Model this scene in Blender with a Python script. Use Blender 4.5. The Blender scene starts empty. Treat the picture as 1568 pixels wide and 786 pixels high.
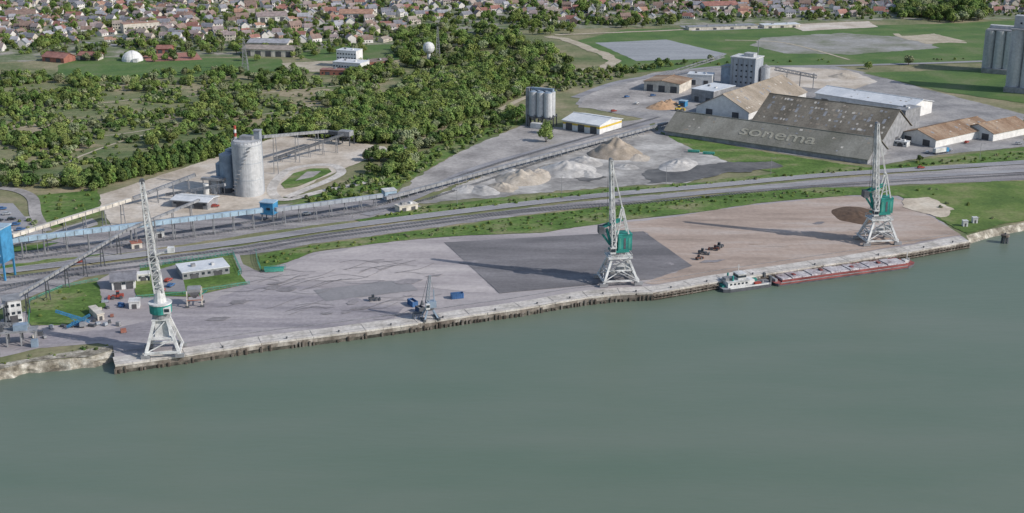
import bpy, math, random
from mathutils import Vector, noise, geometry
R=random.Random(7)
rad=math.radians
H=185.0; TH=rad(18.0); F=2000.0; CX=784.0; CY=393.0
WZ=-3.2
cT,sT=math.cos(TH),math.sin(TH)
def W(px,py,z=0.0):
    """survey: bearing/elevation reading -> world position on level z"""
    x=(px-CX)/F; y=-(py-CY)/F
    d=Vector((x,cT+y*sT,-sT+y*cT)); t=(z-H)/d.z
    return Vector((0,0,H))+d*t
sc=bpy.context.scene
COL=sc.collection
# ---------------------------------------------------------------- materials
def M(name,c1,c2,scale=.05,rough=.9,c3=None,fine=1.2,famt=.25,coord='W',stretch=None,metal=0,spec=.25,bump=0,lo=.35,hi=.65,inst=0,detail=6):
    m=bpy.data.materials.new(name); m.use_nodes=True; nt=m.node_tree; N=nt.nodes; L=nt.links
    b=N['Principled BSDF']; b.inputs['Roughness'].default_value=rough; b.inputs['Metallic'].default_value=metal
    b.inputs['Specular IOR Level'].default_value=spec
    if coord=='W': src=N.new('ShaderNodeNewGeometry').outputs['Position']
    else: src=N.new('ShaderNodeTexCoord').outputs['Object']
    s0=src
    if stretch:
        mp=N.new('ShaderNodeMapping'); mp.inputs['Rotation'].default_value=(0,0,rad(stretch[0])); mp.inputs['Scale'].default_value=stretch[1]
        L.new(src,mp.inputs['Vector']); src=mp.outputs[0]
    n=N.new('ShaderNodeTexNoise'); n.inputs['Scale'].default_value=scale; n.inputs['Detail'].default_value=detail; n.inputs['Roughness'].default_value=.62
    L.new(src,n.inputs['Vector'])
    cr=N.new('ShaderNodeValToRGB'); e=cr.color_ramp.elements
    e[0].position=lo; e[0].color=(*c1,1); e[1].position=hi; e[1].color=(*c2,1)
    if c3:
        k=e.new((lo+hi)/2); k.color=(*c2,1); e[2].color=(*c3,1)
    L.new(n.outputs['Fac'],cr.inputs[0])
    n2=N.new('ShaderNodeTexNoise'); n2.inputs['Scale'].default_value=fine; n2.inputs['Detail'].default_value=4; n2.inputs['Roughness'].default_value=.7
    L.new(s0,n2.inputs['Vector'])
    mr=N.new('ShaderNodeMapRange'); mr.inputs[1].default_value=.25; mr.inputs[2].default_value=.75; mr.inputs[3].default_value=1-famt; mr.inputs[4].default_value=1+famt
    L.new(n2.outputs['Fac'],mr.inputs[0])
    mx=N.new('ShaderNodeMix'); mx.data_type='RGBA'; mx.blend_type='MULTIPLY'; mx.inputs[0].default_value=1
    L.new(cr.outputs[0],mx.inputs[6]); L.new(mr.outputs[0],mx.inputs[7])
    out=mx.outputs[2]
    if inst:
        oi=N.new('ShaderNodeObjectInfo'); hs=N.new('ShaderNodeHueSaturation')
        a=N.new('ShaderNodeMapRange'); a.inputs[3].default_value=1-inst; a.inputs[4].default_value=1+inst*1.3
        L.new(oi.outputs['Random'],a.inputs[0]); L.new(a.outputs[0],hs.inputs['Value'])
        a2=N.new('ShaderNodeMapRange'); a2.inputs[3].default_value=.475; a2.inputs[4].default_value=.52
        ml=N.new('ShaderNodeMath'); ml.operation='MULTIPLY'; ml.inputs[1].default_value=7.3
        fr=N.new('ShaderNodeMath'); fr.operation='FRACT'; L.new(oi.outputs['Random'],ml.inputs[0]); L.new(ml.outputs[0],fr.inputs[0])
        L.new(fr.outputs[0],a2.inputs[0]); L.new(a2.outputs[0],hs.inputs['Hue'])
        L.new(out,hs.inputs['Color']); out=hs.outputs[0]
    L.new(out,b.inputs['Base Color'])
    if bump:
        bp=N.new('ShaderNodeBump'); bp.inputs['Strength'].default_value=bump; bp.inputs['Distance'].default_value=.3
        L.new(n2.outputs['Fac'],bp.inputs['Height']); L.new(bp.outputs[0],b.inputs['Normal'])
    return m
def obm(name,c,var=.25,rough=.6,scale=.3,**k):
    return M(name,tuple(x*(1-var) for x in c),tuple(min(1,x*(1+var)) for x in c),scale=scale,rough=rough,coord='O',fine=2.0,famt=.12,**k)
m_land=M('meadow_ground',(.095,.13,.05),(.18,.18,.095),.022,c3=(.28,.24,.155),fine=.35,famt=.3)
m_town=M('town_ground',(.09,.13,.05),(.17,.185,.11),.05,c3=(.33,.30,.27),fine=.3,famt=.3)
m_scrub=M('scrub_ground',(.085,.125,.045),(.165,.175,.085),.028,c3=(.30,.25,.16),fine=.3,famt=.35,stretch=(15,(.6,1,1)),hi=.64)
m_grass=M('grass',(.07,.12,.028),(.11,.165,.04),.04,c3=(.18,.195,.08),fine=.5,famt=.3)
m_lush=M('lush_grass',(.06,.115,.035),(.085,.145,.04),.03,c3=(.13,.16,.07),fine=.5,famt=.25)
m_verge=M('verge_grass',(.055,.105,.022),(.095,.16,.035),.06,c3=(.20,.20,.10),fine=.5,famt=.45,stretch=(-12,(.6,1,1)))
m_apron=M('apron_asphalt',(.25,.225,.23),(.325,.297,.297),.03,c3=(.39,.355,.345),fine=.5,famt=.15,stretch=(18,(.35,1.7,1)))
m_apronL=M('apron_worn_asphalt',(.21,.195,.21),(.285,.262,.272),.05,c3=(.37,.34,.34),fine=.5,famt=.2,stretch=(20,(.3,2,1)))
m_lilac=M('apron_pale_asphalt',(.30,.27,.27),(.375,.34,.335),.05,c3=(.44,.40,.385),fine=.4,famt=.15,stretch=(14,(.35,1.9,1)))
m_brown=M('apron_brown_dust',(.26,.205,.17),(.37,.29,.24),.035,c3=(.42,.36,.32),fine=.4,famt=.15,stretch=(15,(.35,1.7,1)))
m_dark=M('dark_asphalt',(.125,.12,.125),(.16,.152,.157),.05,c3=(.21,.20,.205),fine=.6,famt=.18,stretch=(15,(.35,1.7,1)))
m_mid=M('patch_asphalt',(.20,.195,.20),(.25,.24,.245),.05,fine=.6,famt=.12)
m_stain=M('asphalt_stain',(.17,.16,.165),(.27,.25,.255),.08,fine=.6,famt=.25)
m_conc=M('quay_concrete',(.34,.315,.28),(.48,.445,.405),.12,c3=(.56,.53,.49),fine=.7,famt=.3)
m_road=M('road_asphalt',(.19,.185,.195),(.26,.255,.265),.05,c3=(.31,.305,.31),fine=.8,famt=.18,stretch=(12,(.2,1.6,1)))
m_yard=M('yard_gravel',(.22,.205,.195),(.31,.29,.275),.035,c3=(.42,.39,.365),fine=.4,famt=.28)
m_mill=M('yard_sandy_concrete',(.35,.295,.235),(.48,.42,.35),.04,c3=(.57,.52,.46),fine=.4,famt=.22)
m_white=M('pale_gravel',(.20,.19,.18),(.33,.315,.295),.035,c3=(.50,.48,.45),fine=.3,famt=.28)
m_rail=M('rail_ballast',(.17,.16,.165),(.26,.245,.245),.08,c3=(.36,.34,.33),fine=.8,famt=.32,stretch=(12,(.2,1.6,1)))
m_mud=M('wet_mud',(.07,.065,.06),(.16,.15,.14),.06,rough=.5,fine=.5)
m_sand=M('sand',(.38,.32,.25),(.50,.43,.34),.08,c3=(.56,.50,.41),fine=.5,famt=.2)
m_path=M('dirt_path',(.33,.285,.21),(.45,.395,.31),.08,fine=.4)
m_plas=M('grey_sheeting',(.24,.25,.26),(.31,.32,.33),.03,fine=.3,famt=.18,stretch=(-8,(.3,2,1)))
m_crop=M('bare_field',(.16,.175,.12),(.25,.245,.22),.03,c3=(.31,.305,.295),fine=.3,famt=.22)
m_pavedark=M('loading_yard',(.19,.185,.185),(.27,.26,.255),.05,c3=(.34,.325,.31),fine=.5)
m_bank=M('bank_rubble',(.12,.105,.08),(.26,.235,.19),.22,c3=(.50,.47,.40),fine=.9,famt=.5,bump=.6)
m_track=M('running_track',(.30,.14,.11),(.36,.18,.145),.1,fine=.5)
m_pileB=M('brown_bulk_pile',(.09,.058,.04),(.13,.085,.058),.3,fine=1)
m_sandp=M('sand_pile',(.225,.185,.145),(.28,.235,.185),.1,c3=(.33,.28,.23),fine=.8,famt=.18)
m_beigep=M('beige_pile',(.30,.26,.215),(.38,.335,.28),.1,c3=(.45,.40,.34),fine=.8,famt=.18)
m_whp=M('gravel_pile',(.29,.275,.26),(.38,.365,.345),.08,c3=(.50,.48,.455),fine=.5,famt=.25)
m_orp=M('orange_pile',(.36,.23,.14),(.45,.30,.19),.1,fine=.5)
m_wall=M('quay_wall_concrete',(.10,.082,.068),(.20,.175,.15),.12,c3=(.38,.35,.31),fine=.6,famt=.5,stretch=(0,(1,1,.3)))
m_tide=M('tidal_algae_band',(.035,.035,.03),(.075,.07,.058),.2,c3=(.13,.115,.095),fine=.8,famt=.4)
m_pil=M('weathered_piling',(.065,.052,.045),(.14,.115,.095),.3,c3=(.26,.235,.205),fine=.8,famt=.4,stretch=(0,(1,1,.3)))
m_foam=M('line_paint',(.5,.5,.48),(.65,.64,.62),.3)
wht=obm('white_paint',(.52,.52,.51),.28,.55)
wall_c=obm('cream_wall',(.50,.46,.40)); wall_w=obm('white_wall',(.62,.61,.59),.12)
cg=M('silo_concrete',(.29,.30,.315),(.39,.40,.41),.12,coord='O',c3=(.48,.48,.48),fine=.6,famt=.2,stretch=(0,(1,1,.12)))
sg=M('steel_grey',(.24,.265,.30),(.34,.365,.395),.2,coord='O',rough=.5,fine=1,famt=.15,stretch=(0,(1,1,.2)))
sbl=obm('blue_grey_cladding',(.20,.255,.32),.2,.5)
teal=obm('teal_paint',(.03,.21,.18),.3,.6); tealf=obm('teal_fence_paint',(.07,.27,.21),.25,.7)
blue=obm('blue_paint',(.05,.21,.38),.25,.6); lblue=obm('light_blue_cladding',(.30,.40,.48),.22,.6); bblue=obm('deep_blue_paint',(.05,.12,.26),.25,.6)
dk=obm('dark_steel',(.085,.09,.10),.3,.6); mg=obm('mid_grey_steel',(.24,.242,.25),.25,.6)
red=obm('red_paint',(.34,.07,.05),.25,.6); redb=obm('barge_red_oxide',(.24,.075,.07),.4,.8,scale=.12)
glass=obm('dark_glass',(.03,.04,.05),.1,.15); doorm=obm('dark_door',(.08,.08,.085),.2,.7); yel=obm('yellow_paint',(.55,.39,.07),.15,.6)
hatch=M('hatch_cover',(.22,.18,.185),(.38,.35,.36),.2,coord='O',c3=(.46,.44,.44),fine=.8,famt=.38)
roof_br=M('weathered_brown_roof',(.12,.105,.083),(.17,.15,.12),.07,coord='O',c3=(.235,.21,.17),fine=.8,famt=.32,stretch=(0,(1,.25,1)))
roof_ol=M('mossy_fibre_roof',(.16,.155,.125),(.205,.195,.165),.07,coord='O',c3=(.26,.25,.215),fine=.8,famt=.25,stretch=(0,(1,.25,1)))
roof_tn=M('tan_fibre_roof',(.20,.17,.13),(.28,.235,.185),.08,coord='O',c3=(.35,.305,.25),fine=.8,famt=.25,stretch=(0,(.25,1,1)))
roof_rs=M('rusty_roof',(.17,.105,.065),(.25,.17,.115),.1,coord='O',c3=(.34,.26,.19),fine=.8,famt=.28,stretch=(0,(.25,1,1)))
roof_wh=M('white_metal_roof',(.50,.52,.54),(.62,.63,.64),.08,coord='O',rough=.5,fine=.6,famt=.14)
lett=M('faded_lettering',(.27,.255,.20),(.36,.34,.28),.25,coord='O',fine=.9,famt=.4)
brick=obm('red_brick',(.28,.12,.09),.2,.9)
# ---------------------------------------------------------------- builder
class O:
    def __init__(s,name,loc=(0,0,0),rot=0): s.name=name; s.loc=Vector(loc); s.rot=rot; s.P={}; s.cur='body'
    def _p(s): return s.P.setdefault(s.cur,([],[],[],[]))
    def add(s,vs,fs,mat):
        V,Fa,Mi,Ms=s._p(); o=len(V); V.extend([tuple(v) for v in vs])
        if mat not in Ms: Ms.append(mat)
        k=Ms.index(mat)
        for f in fs: Fa.append([i+o for i in f]); Mi.append(k)
    def box(s,c,d,mat,rot=0,tx=1,ty=1):
        x,y,z=c; a,b,h=d[0]/2,d[1]/2,d[2]
        ca,sa=math.cos(rot),math.sin(rot); vs=[]
        for zz,kx,ky in ((0,1,1),(h,tx,ty)):
            for i,j in ((-1,-1),(1,-1),(1,1),(-1,1)):
                u,v=i*a*kx,j*b*ky; vs.append((x+u*ca-v*sa,y+u*sa+v*ca,z+zz))
        s.add(vs,[(3,2,1,0),(4,5,6,7),(0,1,5,4),(1,2,6,5),(2,3,7,6),(3,0,4,7)],mat)
    def cyl(s,p0,p1,r0,r1,mat,n=14):
        p0=Vector(p0);p1=Vector(p1);d=(p1-p0).normalized()
        a=d.orthogonal().normalized(); b=d.cross(a); vs=[]
        for p,r in((p0,r0),(p1,r1)):
            for i in range(n):
                t=2*math.pi*i/n; vs.append(p+a*(r*math.cos(t))+b*(r*math.sin(t)))
        fs=[(i,(i+1)%n,n+(i+1)%n,n+i) for i in range(n)]+[tuple(range(n-1,-1,-1)),tuple(range(n,2*n))]
        s.add(vs,fs,mat)
    def beam(s,p0,p1,w,mat): s.cyl(p0,p1,w*.707,w*.707,mat,4)
    def lattice(s,p0,p1,w0,w1,n,mat,t=.35):
        p0=Vector(p0);p1=Vector(p1);d=(p1-p0).normalized()
        a=d.cross(Vector((0,1,0)));
        if a.length<.1: a=d.cross(Vector((1,0,0)))
        a.normalize(); b=d.cross(a)
        rings=[]
        for i in range(n+1):
            k=i/n; p=p0.lerp(p1,k); w=(w0+(w1-w0)*k)/2
            rings.append([p+a*w+b*w,p-a*w+b*w,p-a*w-b*w,p+a*w-b*w])
        for j in range(4): s.beam(rings[0][j],rings[-1][j],t,mat)
        for i in range(n):
            for j in range(4):
                q=(j+1)%4
                s.beam(rings[i][j],rings[i+1][q] ,t*.6,mat); s.beam(rings[i+1][j],rings[i+1][q],t*.6,mat)
    def mesh(s,key):
        V,Fa,Mi,Ms=s.P[key]; me=bpy.data.meshes.new(key); me.from_pydata(V,[],Fa)
        for m in Ms: me.materials.append(m)
        me.polygons.foreach_set('material_index',Mi); me.update(); return me
    def done(s,smooth=False):
        ks=list(s.P)
        if len(ks)==1:
            ob=bpy.data.objects.new(s.name,s.mesh(ks[0])); COL.objects.link(ob); ob.location=s.loc; ob.rotation_euler[2]=s.rot; return ob
        e=bpy.data.objects.new(s.name,None); COL.objects.link(e); e.location=s.loc; e.rotation_euler[2]=s.rot; e.empty_display_size=1
        for k in ks:
            ob=bpy.data.objects.new(k,s.mesh(k)); COL.objects.link(ob); ob.parent=e
        return e
# ---------------------------------------------------------------- ground sheets
_k=[0]
def lev(n):
    _k[0]=(_k[0]+1)%50
    return n*.05+_k[0]*.0009
def polyobj(name,pts,z,mat):
    me=bpy.data.meshes.new(name)
    tri=geometry.tessellate_polygon([[Vector((p[0],p[1],0)) for p in pts]])
    fs=[]
    for t in tri:
        a,b,c=[Vector(pts[i][:2]) for i in t]
        if (b-a).cross(c-a)<0: t=(t[0],t[2],t[1])
        fs.append(t)
    me.from_pydata([(p[0],p[1],z) for p in pts],[],fs); me.materials.append(mat); me.update()
    ob=bpy.data.objects.new(name,me); COL.objects.link(ob); return ob
def jit(pts,amp,step):
    out=[]
    n=len(pts)
    for i in range(n):
        a=Vector(pts[i][:2]);b=Vector(pts[(i+1)%n][:2]); L=(b-a).length; k=max(1,int(L/step)); 
        nn=Vector((-(b-a).y,(b-a).x)).normalized()
        for j in range(k):
            p=a.lerp(b,j/k); q=noise.noise(Vector((p.x*.08,p.y*.08,3)))+.6*noise.noise(Vector((p.x*.3,p.y*.3,9)))
            out.append(p+nn*q*amp)
    return out
def sheet(name,px,n,mat,amp=0,step=3):
    pts=[W(*p)[:2] for p in px]
    if amp: pts=jit(pts,amp,step)
    return polyobj(name,pts,lev(n),mat)
def spline(P,k=8):
    out=[]
    n=len(P)
    for i in range(n-1):
        p0=P[max(i-1,0)];p1=P[i];p2=P[i+1];p3=P[min(i+2,n-1)]
        for j in range(k):
            t=j/k
            out.append(.5*((2*p1)+(p2-p0)*t+(2*p0-5*p1+4*p2-p3)*t*t+(3*p1-p0-3*p2+p3)*t**3))
    out.append(P[-1]); return out
def ribbon(name,px,width,n,mat,off=0,world=False,z=None,amp=0,kerb=None):
    P=[Vector(p[:2]) for p in px] if world else [Vector(W(*p)[:2]) for p in px]
    P=spline(P) if len(P)>2 else P
    z=lev(n) if z is None else z; vs=[]; 
    for i,p in enumerate(P):
        d=(P[min(i+1,len(P)-1)]-P[max(i-1,0)]).normalized(); nn=Vector((-d.y,d.x))
        a=amp*noise.noise(Vector((p.x*.07,p.y*.07,0))) if amp else 0
        vs.append((*(p+nn*(off+width/2+a)),z)); vs.append((*(p+nn*(off-width/2+a)),z))
    fs=[(2*i+1,2*i+3,2*i+2,2*i) for i in range(len(P)-1)]
    me=bpy.data.meshes.new(name); me.from_pydata(vs,[],fs); me.materials.append(mat)
    ob=bpy.data.objects.new(name,me); COL.objects.link(ob); return ob
shoreL=[(-400,622),(-150,588),(0,566),(40,556),(90,550),(140,546),(172,536)]
quay=[(173,531),(176,560),(284,545),(400,527),(480,517),(560,507),(640,496),(720,484),(800,473),(850,464),(900,456),(950,451),(1000,449),(1060,439),(1110,430),(1200,416),(1300,401),(1395,386),(1484,370),(1479,361)]
shoreR=[(1512,352),(1568,341),(1700,322),(2000,282)]
SL=jit([W(*p)[:2] for p in shoreL],1.3,3)
i0=max(range(len(SL)),key=lambda i:SL[i].x)
SL=SL[:i0+1]
Q=[Vector(W(*p)[:2]) for p in quay]; SR=[Vector(W(*p)[:2]) for p in shoreR]
SL=[Vector((-9000,SL[0].y))]+SL; SR=SR+[Vector((9000,SR[-1].y+900))]
land=SL+Q+SR+[Vector((9000,30000)),Vector((-9000,30000))]
polyobj('ground',land,0,m_land)
# water
wm=bpy.data.materials.new('river_water'); wm.use_nodes=True; nt=wm.node_tree; N=nt.nodes; L=nt.links; b=N['Principled BSDF']
g=N.new('ShaderNodeNewGeometry'); mp=N.new('ShaderNodeMapping'); mp.inputs['Rotation'].default_value=(0,0,rad(18)); mp.inputs['Scale'].default_value=(.35,1.3,1); L.new(g.outputs['Position'],mp.inputs[0])
n1=N.new('ShaderNodeTexNoise'); n1.inputs['Scale'].default_value=.018; n1.inputs['Detail'].default_value=9; n1.inputs['Roughness'].default_value=.6; L.new(mp.outputs[0],n1.inputs[0])
cr=N.new('ShaderNodeValToRGB'); cr.color_ramp.elements[0].position=.3; cr.color_ramp.elements[0].color=(.108,.150,.108,1); cr.color_ramp.elements[1].position=.7; cr.color_ramp.elements[1].color=(.142,.170,.132,1)
L.new(n1.outputs[0],cr.inputs[0]); L.new(cr.outputs[0],b.inputs['Base Color']); b.inputs['Roughness'].default_value=.4; b.inputs['Specular IOR Level'].default_value=.22
n2=N.new('ShaderNodeTexNoise'); n2.inputs['Scale'].default_value=.35; n2.inputs['Detail'].default_value=6; L.new(mp.outputs[0],n2.inputs[0])
bp=N.new('ShaderNodeBump'); bp.inputs['Strength'].default_value=.25; bp.inputs['Distance'].default_value=.5; L.new(n2.outputs[0],bp.inputs['Height']); L.new(bp.outputs[0],b.inputs['Normal'])
polyobj('water',[(-9000,-3000),(9000,-3000),(9000,30000),(-9000,30000)],WZ,wm)
def strip(name,P,outw,z0,z1,mat,ja=0,off=0):
    vs=[];fs=[]
    rows=5 if outw else 1
    for i,p in enumerate(P):
        d=(P[min(i+1,len(P)-1)]-P[max(i-1,0)]).normalized(); nn=Vector((d.y,-d.x))
        for r in range(rows+1):
            k=r/rows; j=ja*noise.noise(Vector((p.x*.2,p.y*.2,r)))*(1 if r else 0)
            q=p+nn*(off+outw*k+j); vs.append((q.x,q.y,z0+(z1-z0)*k+(j*.3 if 0<r<rows else 0)))
    w=rows+1
    for i in range(len(P)-1):
        for r in range(rows): fs.append((i*w+r,i*w+r+1,(i+1)*w+r+1,(i+1)*w+r))
    me=bpy.data.meshes.new(name); me.from_pydata(vs,[],fs); me.materials.append(mat); ob=bpy.data.objects.new(name,me); COL.objects.link(ob)
strip('river_bank',SL,4,0,-4,m_bank,1.4); strip('river_bank',[Q[-1]]+SR,3.5,0,-4,m_bank,1.0)
strip('quay_wall',Q,0,0,-5,m_wall)
strip('quay_wall_tidal_band',Q[1:-1],0,-1.9,-5,m_tide,0,.12)
o=O('quay_fender_piles'); o.cur='piles'
for i in range(1,len(Q)-2):
    a,b2=Q[i],Q[i+1]; d=(b2-a); Ln=d.length; d.normalize(); nn=Vector((d.y,-d.x)); k=0
    while k<Ln:
        p=a+d*k+nn*.4; right=p.x>55; ragged=(-40<p.x<50)
        if right:
            top=-.7-R.random()*.3; o.beam((p.x,p.y,-5),(p.x,p.y,top),.42,m_pil); k+=1.9
        else:
            top=-.7-R.random()*1.8
            if ragged or R.random()<.5: o.beam((p.x,p.y,-5),(p.x,p.y,top),.5+.35*R.random(),m_pil)
            k+=1.2+R.random()*1.8
o.cur='waling'
for i in range(12,len(Q)-2):
    a,b2=Q[i],Q[i+1]; nn=Vector(((b2-a).y,-(b2-a).x)).normalized()*.85
    o.beam((a.x+nn.x,a.y+nn.y,-1.2),(b2.x+nn.x,b2.y+nn.y,-1.2),.35,m_pil)
    o.beam((a.x+nn.x,a.y+nn.y,-2.4),(b2.x+nn.x,b2.y+nn.y,-2.4),.35,m_pil)
o.done()
def offs(P,o_):
    out=[]
    for i,p in enumerate(P):
        d=(P[min(i+1,len(P)-1)]-P[max(i-1,0)]).normalized(); out.append(p+Vector((-d.y,d.x))*o_)
    return out
QE=Q[1:-1]
ribbon('quay_concrete_apron',[tuple(p) for p in offs(QE,3.9)],7.8,6,m_conc,world=True,amp=.9)
cp=O('quay_coping')
for i in range(len(QE)-1):
    a=QE[i];b2=QE[i+1];d=(b2-a);L_=d.length;dd=d.normalized(); nseg=max(1,int(L_/6))
    for s in range(nseg):
        m=a+dd*((s+.5)*L_/nseg); c=m+Vector((-dd.y,dd.x))*(.35+R.uniform(-.15,.15)); cp.box((c.x,c.y,-.4),(L_/nseg-.12,1.0,.75+R.uniform(-.05,.08)),m_conc,math.atan2(d.y,d.x)+R.uniform(-.01,.01))
cp.done()
cr_=O('crane_rail')
for of in (2.2,12.5):
    PP=offs(QE,of)
    for i in range(len(PP)-1): cr_.beam((*PP[i],.36),(*PP[i+1],.36),.14,mg)
cr_.done()
for i in range(len(QE)-1):
    a,b2=QE[i],QE[i+1]; n_=max(1,int((b2-a).length/18))
    for j in range(n_):
        p=a.lerp(b2,(j+.5)/n_); d=(b2-a).normalized(); c=p+Vector((-d.y,d.x))*1.5
        o=O('mooring_bollard',(c.x,c.y,.3)); o.cyl((0,0,0),(0,0,.6),.3,.25,dk,8); o.cyl((0,0,.6),(0,0,.8),.42,.38,dk,8); o.done()
apr=[(0,548),(60,534),(150,526),(173,531)]+quay[1:-1]+[(1440,338),(1400,312),(1375,300),(1310,299),(1200,308),(1150,313),(1050,328),(930,341),(830,357),(700,362),(600,370),(480,387),(440,402),(400,418),(372,405),(365,388),(300,395),(255,405),(190,408),(150,430),(60,470),(0,490)]
sheet('quay_apron',apr,2,m_apron,.6)
sheet('apron_worn_area',[(20,538),(150,522),(300,528),(470,505),(600,490),(620,470),(560,462),(480,440),(380,438),(300,470),(170,505),(60,515)],3,m_apronL,2.5)
sheet('apron_pale_area',[(400,420),(480,392),(600,372),(690,364),(760,450),(640,440),(600,430),(480,432)],3,m_lilac,3)
sheet('apron_brown_area',[(930,345),(1050,330),(1150,315),(1290,301),(1370,303),(1430,335),(1470,360),(1300,391),(1110,420),(1000,436),(985,434),(1060,408),(985,355),(930,358)],4,m_brown,1.6)
sheet('apron_dark_patch',[(680,372),(985,355),(1060,408),(1000,428),(765,450)],5,m_dark,.25)
sheet('apron_patch_asphalt',[(480,445),(585,432),(622,430),(640,445),(500,462)],4,m_mid,.5)
sheet('left_bank_verge',[(0,558),(60,547),(172,529),(172,536),(140,546),(90,550),(40,556),(0,566)],3,m_bank,.6)
for i in range(26):
    x=R.uniform(300,1380); yb=560-(x-176)*.143; y=R.uniform(yb-95,yb-28); 
    if y<410 and x<480: continue
    rx=R.uniform(6,22); ry=R.uniform(1.5,4)
    sheet('asphalt_stain',[(x-rx,y+rx*.1),(x-rx*.4,y-ry),(x+rx*.5,y-ry*.9-rx*.05),(x+rx,y-rx*.12),(x+rx*.4,y+ry*.8),(x-rx*.5,y+ry)],6,m_dark if 720<x<1020 else (m_brown if x>1060 and i%2 else m_stain),2.0,1.5)
m_tyre=M('tyre_marks',(.17,.16,.165),(.26,.24,.24),.2,fine=.7,famt=.2)
for k in range(46):
    x=330+R.random()*300; y=400+R.random()*90
    q=[(x+i*20,y-i*R.uniform(2,4)+5*math.sin(i*.9+k)) for i in range(4)]
    if (x+60>680 and y<455) or y-.1*(640-x)<393 or y>512-(x-400)*.13: continue
    ribbon('tyre_track',q,.3,7,m_tyre)
m_seam=M('concrete_seam',(.12,.11,.11),(.2,.19,.18),.3)
for i in range(1,len(QE)-1):
    a,b2=QE[i],QE[i+1]; n_=max(1,int((b2-a).length/14)); d=(b2-a).normalized(); nn=Vector((-d.y,d.x))
    for j in range(n_):
        p=a.lerp(b2,j/n_); ribbon('concrete_joint',[tuple(p+nn*.9),tuple(p+nn*7.2)],.16,7,m_seam,world=True)
sheet('rail_corridor_ground',[(-60,432),(0,425),(360,378),(600,343),(920,306),(1250,276),(1640,246),(1640,275),(1568,276),(1370,284),(1100,296),(920,316),(800,330),(640,352),(480,374),(400,388),(365,392),(255,408),(130,425),(60,450),(0,470),(-60,480)],1,m_rail,1.5)
sheet('left_rail_yard_ground',[(-60,440),(-60,385),(60,375),(160,345),(440,312),(600,305),(650,318),(560,335),(430,352),(300,372),(0,415)],1,m_rail,2)
sheet('quay_grass_strip',[(395,392),(480,376),(640,354),(800,332),(920,318),(1100,298),(1250,288),(1370,286),(1568,277),(1700,262),(1700,318),(1568,338),(1512,350),(1482,358),(1440,338),(1400,312),(1375,300),(1310,299),(1200,308),(1150,313),(1050,328),(930,341),(830,357),(700,362),(600,370),(480,387),(440,402),(400,414)],5,m_verge,1.8)
sheet('riverside_meadow',[(1370,287),(1568,278),(1700,262),(1700,318),(1568,337),(1512,350),(1482,357),(1440,335),(1400,310)],6,m_grass,2)
sheet('bare_sand_patch',[(1385,305),(1420,303),(1445,312),(1462,322),(1440,334),(1405,325),(1385,318)],7,m_sand,4)
sheet('yard_grass_strip',[(545,338),(640,318),(760,305),(900,292),(920,290),(1060,281),(1200,264),(1330,256),(1568,232),(1640,226),(1640,240),(1568,246),(1250,270),(920,299),(600,335),(560,342)],5,m_verge,2.2)
sheet('track_weeds',[(0,408),(70,398),(160,388),(150,392),(60,406),(0,414)],3,m_verge,2); sheet('track_weeds',[(0,380),(50,376),(90,372),(60,382),(0,388)],3,m_verge,2)
sheet('gravel_yard',[(640,312),(700,285),(760,262),(800,245),(880,225),(960,205),(1020,207),(1120,228),(1190,250),(1100,268),(1050,280),(920,288),(760,302)],3,m_white,4)
sheet('warehouse_verge',[(1010,203),(1180,235),(1335,258),(1430,243),(1568,226),(1568,233),(1330,262),(1200,268),(1120,250),(1060,228)],4,m_verge,2)
sheet('wet_ground',[(985,262),(1040,258),(1100,250),(1180,248),(1200,256),(1110,266),(1060,278),(990,282)],6,m_mud,4.5)
sheet('wet_ground',[(870,272),(905,268),(930,272),(900,280)],6,m_mud,3)
sheet('gravel_yard_dirty',[(640,270),(720,225),(800,192),(860,195),(990,182),(1010,205),(900,222),(800,245),(700,282),(640,305),(610,295)],2,m_yard,3)
RD=[(-80,428),(0,417),(180,395),(360,372),(480,354),(600,338),(760,318),(920,300),(1080,286),(1250,270),(1400,260),(1568,249),(1700,238)]
ribbon('quay_road',RD,8,7,m_road)
for of in (3.6,-3.6): ribbon('road_edge_line',RD,.22,8,m_foam,off=of)
ribbon('rail_service_road',[(950,309),(1080,296),(1250,282),(1400,272),(1568,262),(1700,252)],6,7,m_road)
def track(px,name='railway_track'):
    P=spline([Vector(W(*p)[:2]) for p in px]); o=O(name); o.cur='rails'
    for of in (-.75,.75):
        for i in range(len(P)-1):
            d=(P[i+1]-P[i]).normalized(); nn=Vector((-d.y,d.x))*of
            o.beam((*(P[i]+nn),.55),(*(P[i+1]+nn),.55),.18,dk)
    o.cur='sleepers'
    for i in range(len(P)-1):
        d=P[i+1]-P[i]; n_=max(1,int(d.length/1.6))
        for j in range(n_):
            c=P[i]+d*(j/n_); o.box((c.x,c.y,.40),(.35,2.6,.1),m_pavedark,math.atan2(d.y,d.x))
    o.done()
track([(-60,436),(0,428),(180,405),(360,382),(480,363),(600,347),(800,323),(950,312)])
track([(0,440),(130,420),(255,404),(380,386),(480,368),(640,347),(800,326),(960,314),(1250,287),(1568,268),(1700,258)])
track([(0,402),(150,382),(300,362),(430,343),(560,325),(640,310),(760,272),(860,238),(1020,188)])
track([(0,394),(150,374),(300,353),(420,335),(520,322),(600,310),(700,272),(800,240),(1010,180)])
sheet('compound_grass',[(40,470),(75,446),(150,432),(160,470),(120,498),(45,500)],6,m_verge,1.5)
sheet('compound_lawn',[(215,412),(268,402),(355,388),(368,420),(380,436),(290,455),(210,455),(205,430)],6,m_verge,.8)
sheet('compound_paving',[(240,415),(275,405),(285,448),(250,448)],7,m_mid)
sheet('left_plain',[(0,378),(0,335),(60,330),(70,358),(140,335),(150,345),(60,372)],3,m_yard,1.5)
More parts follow.
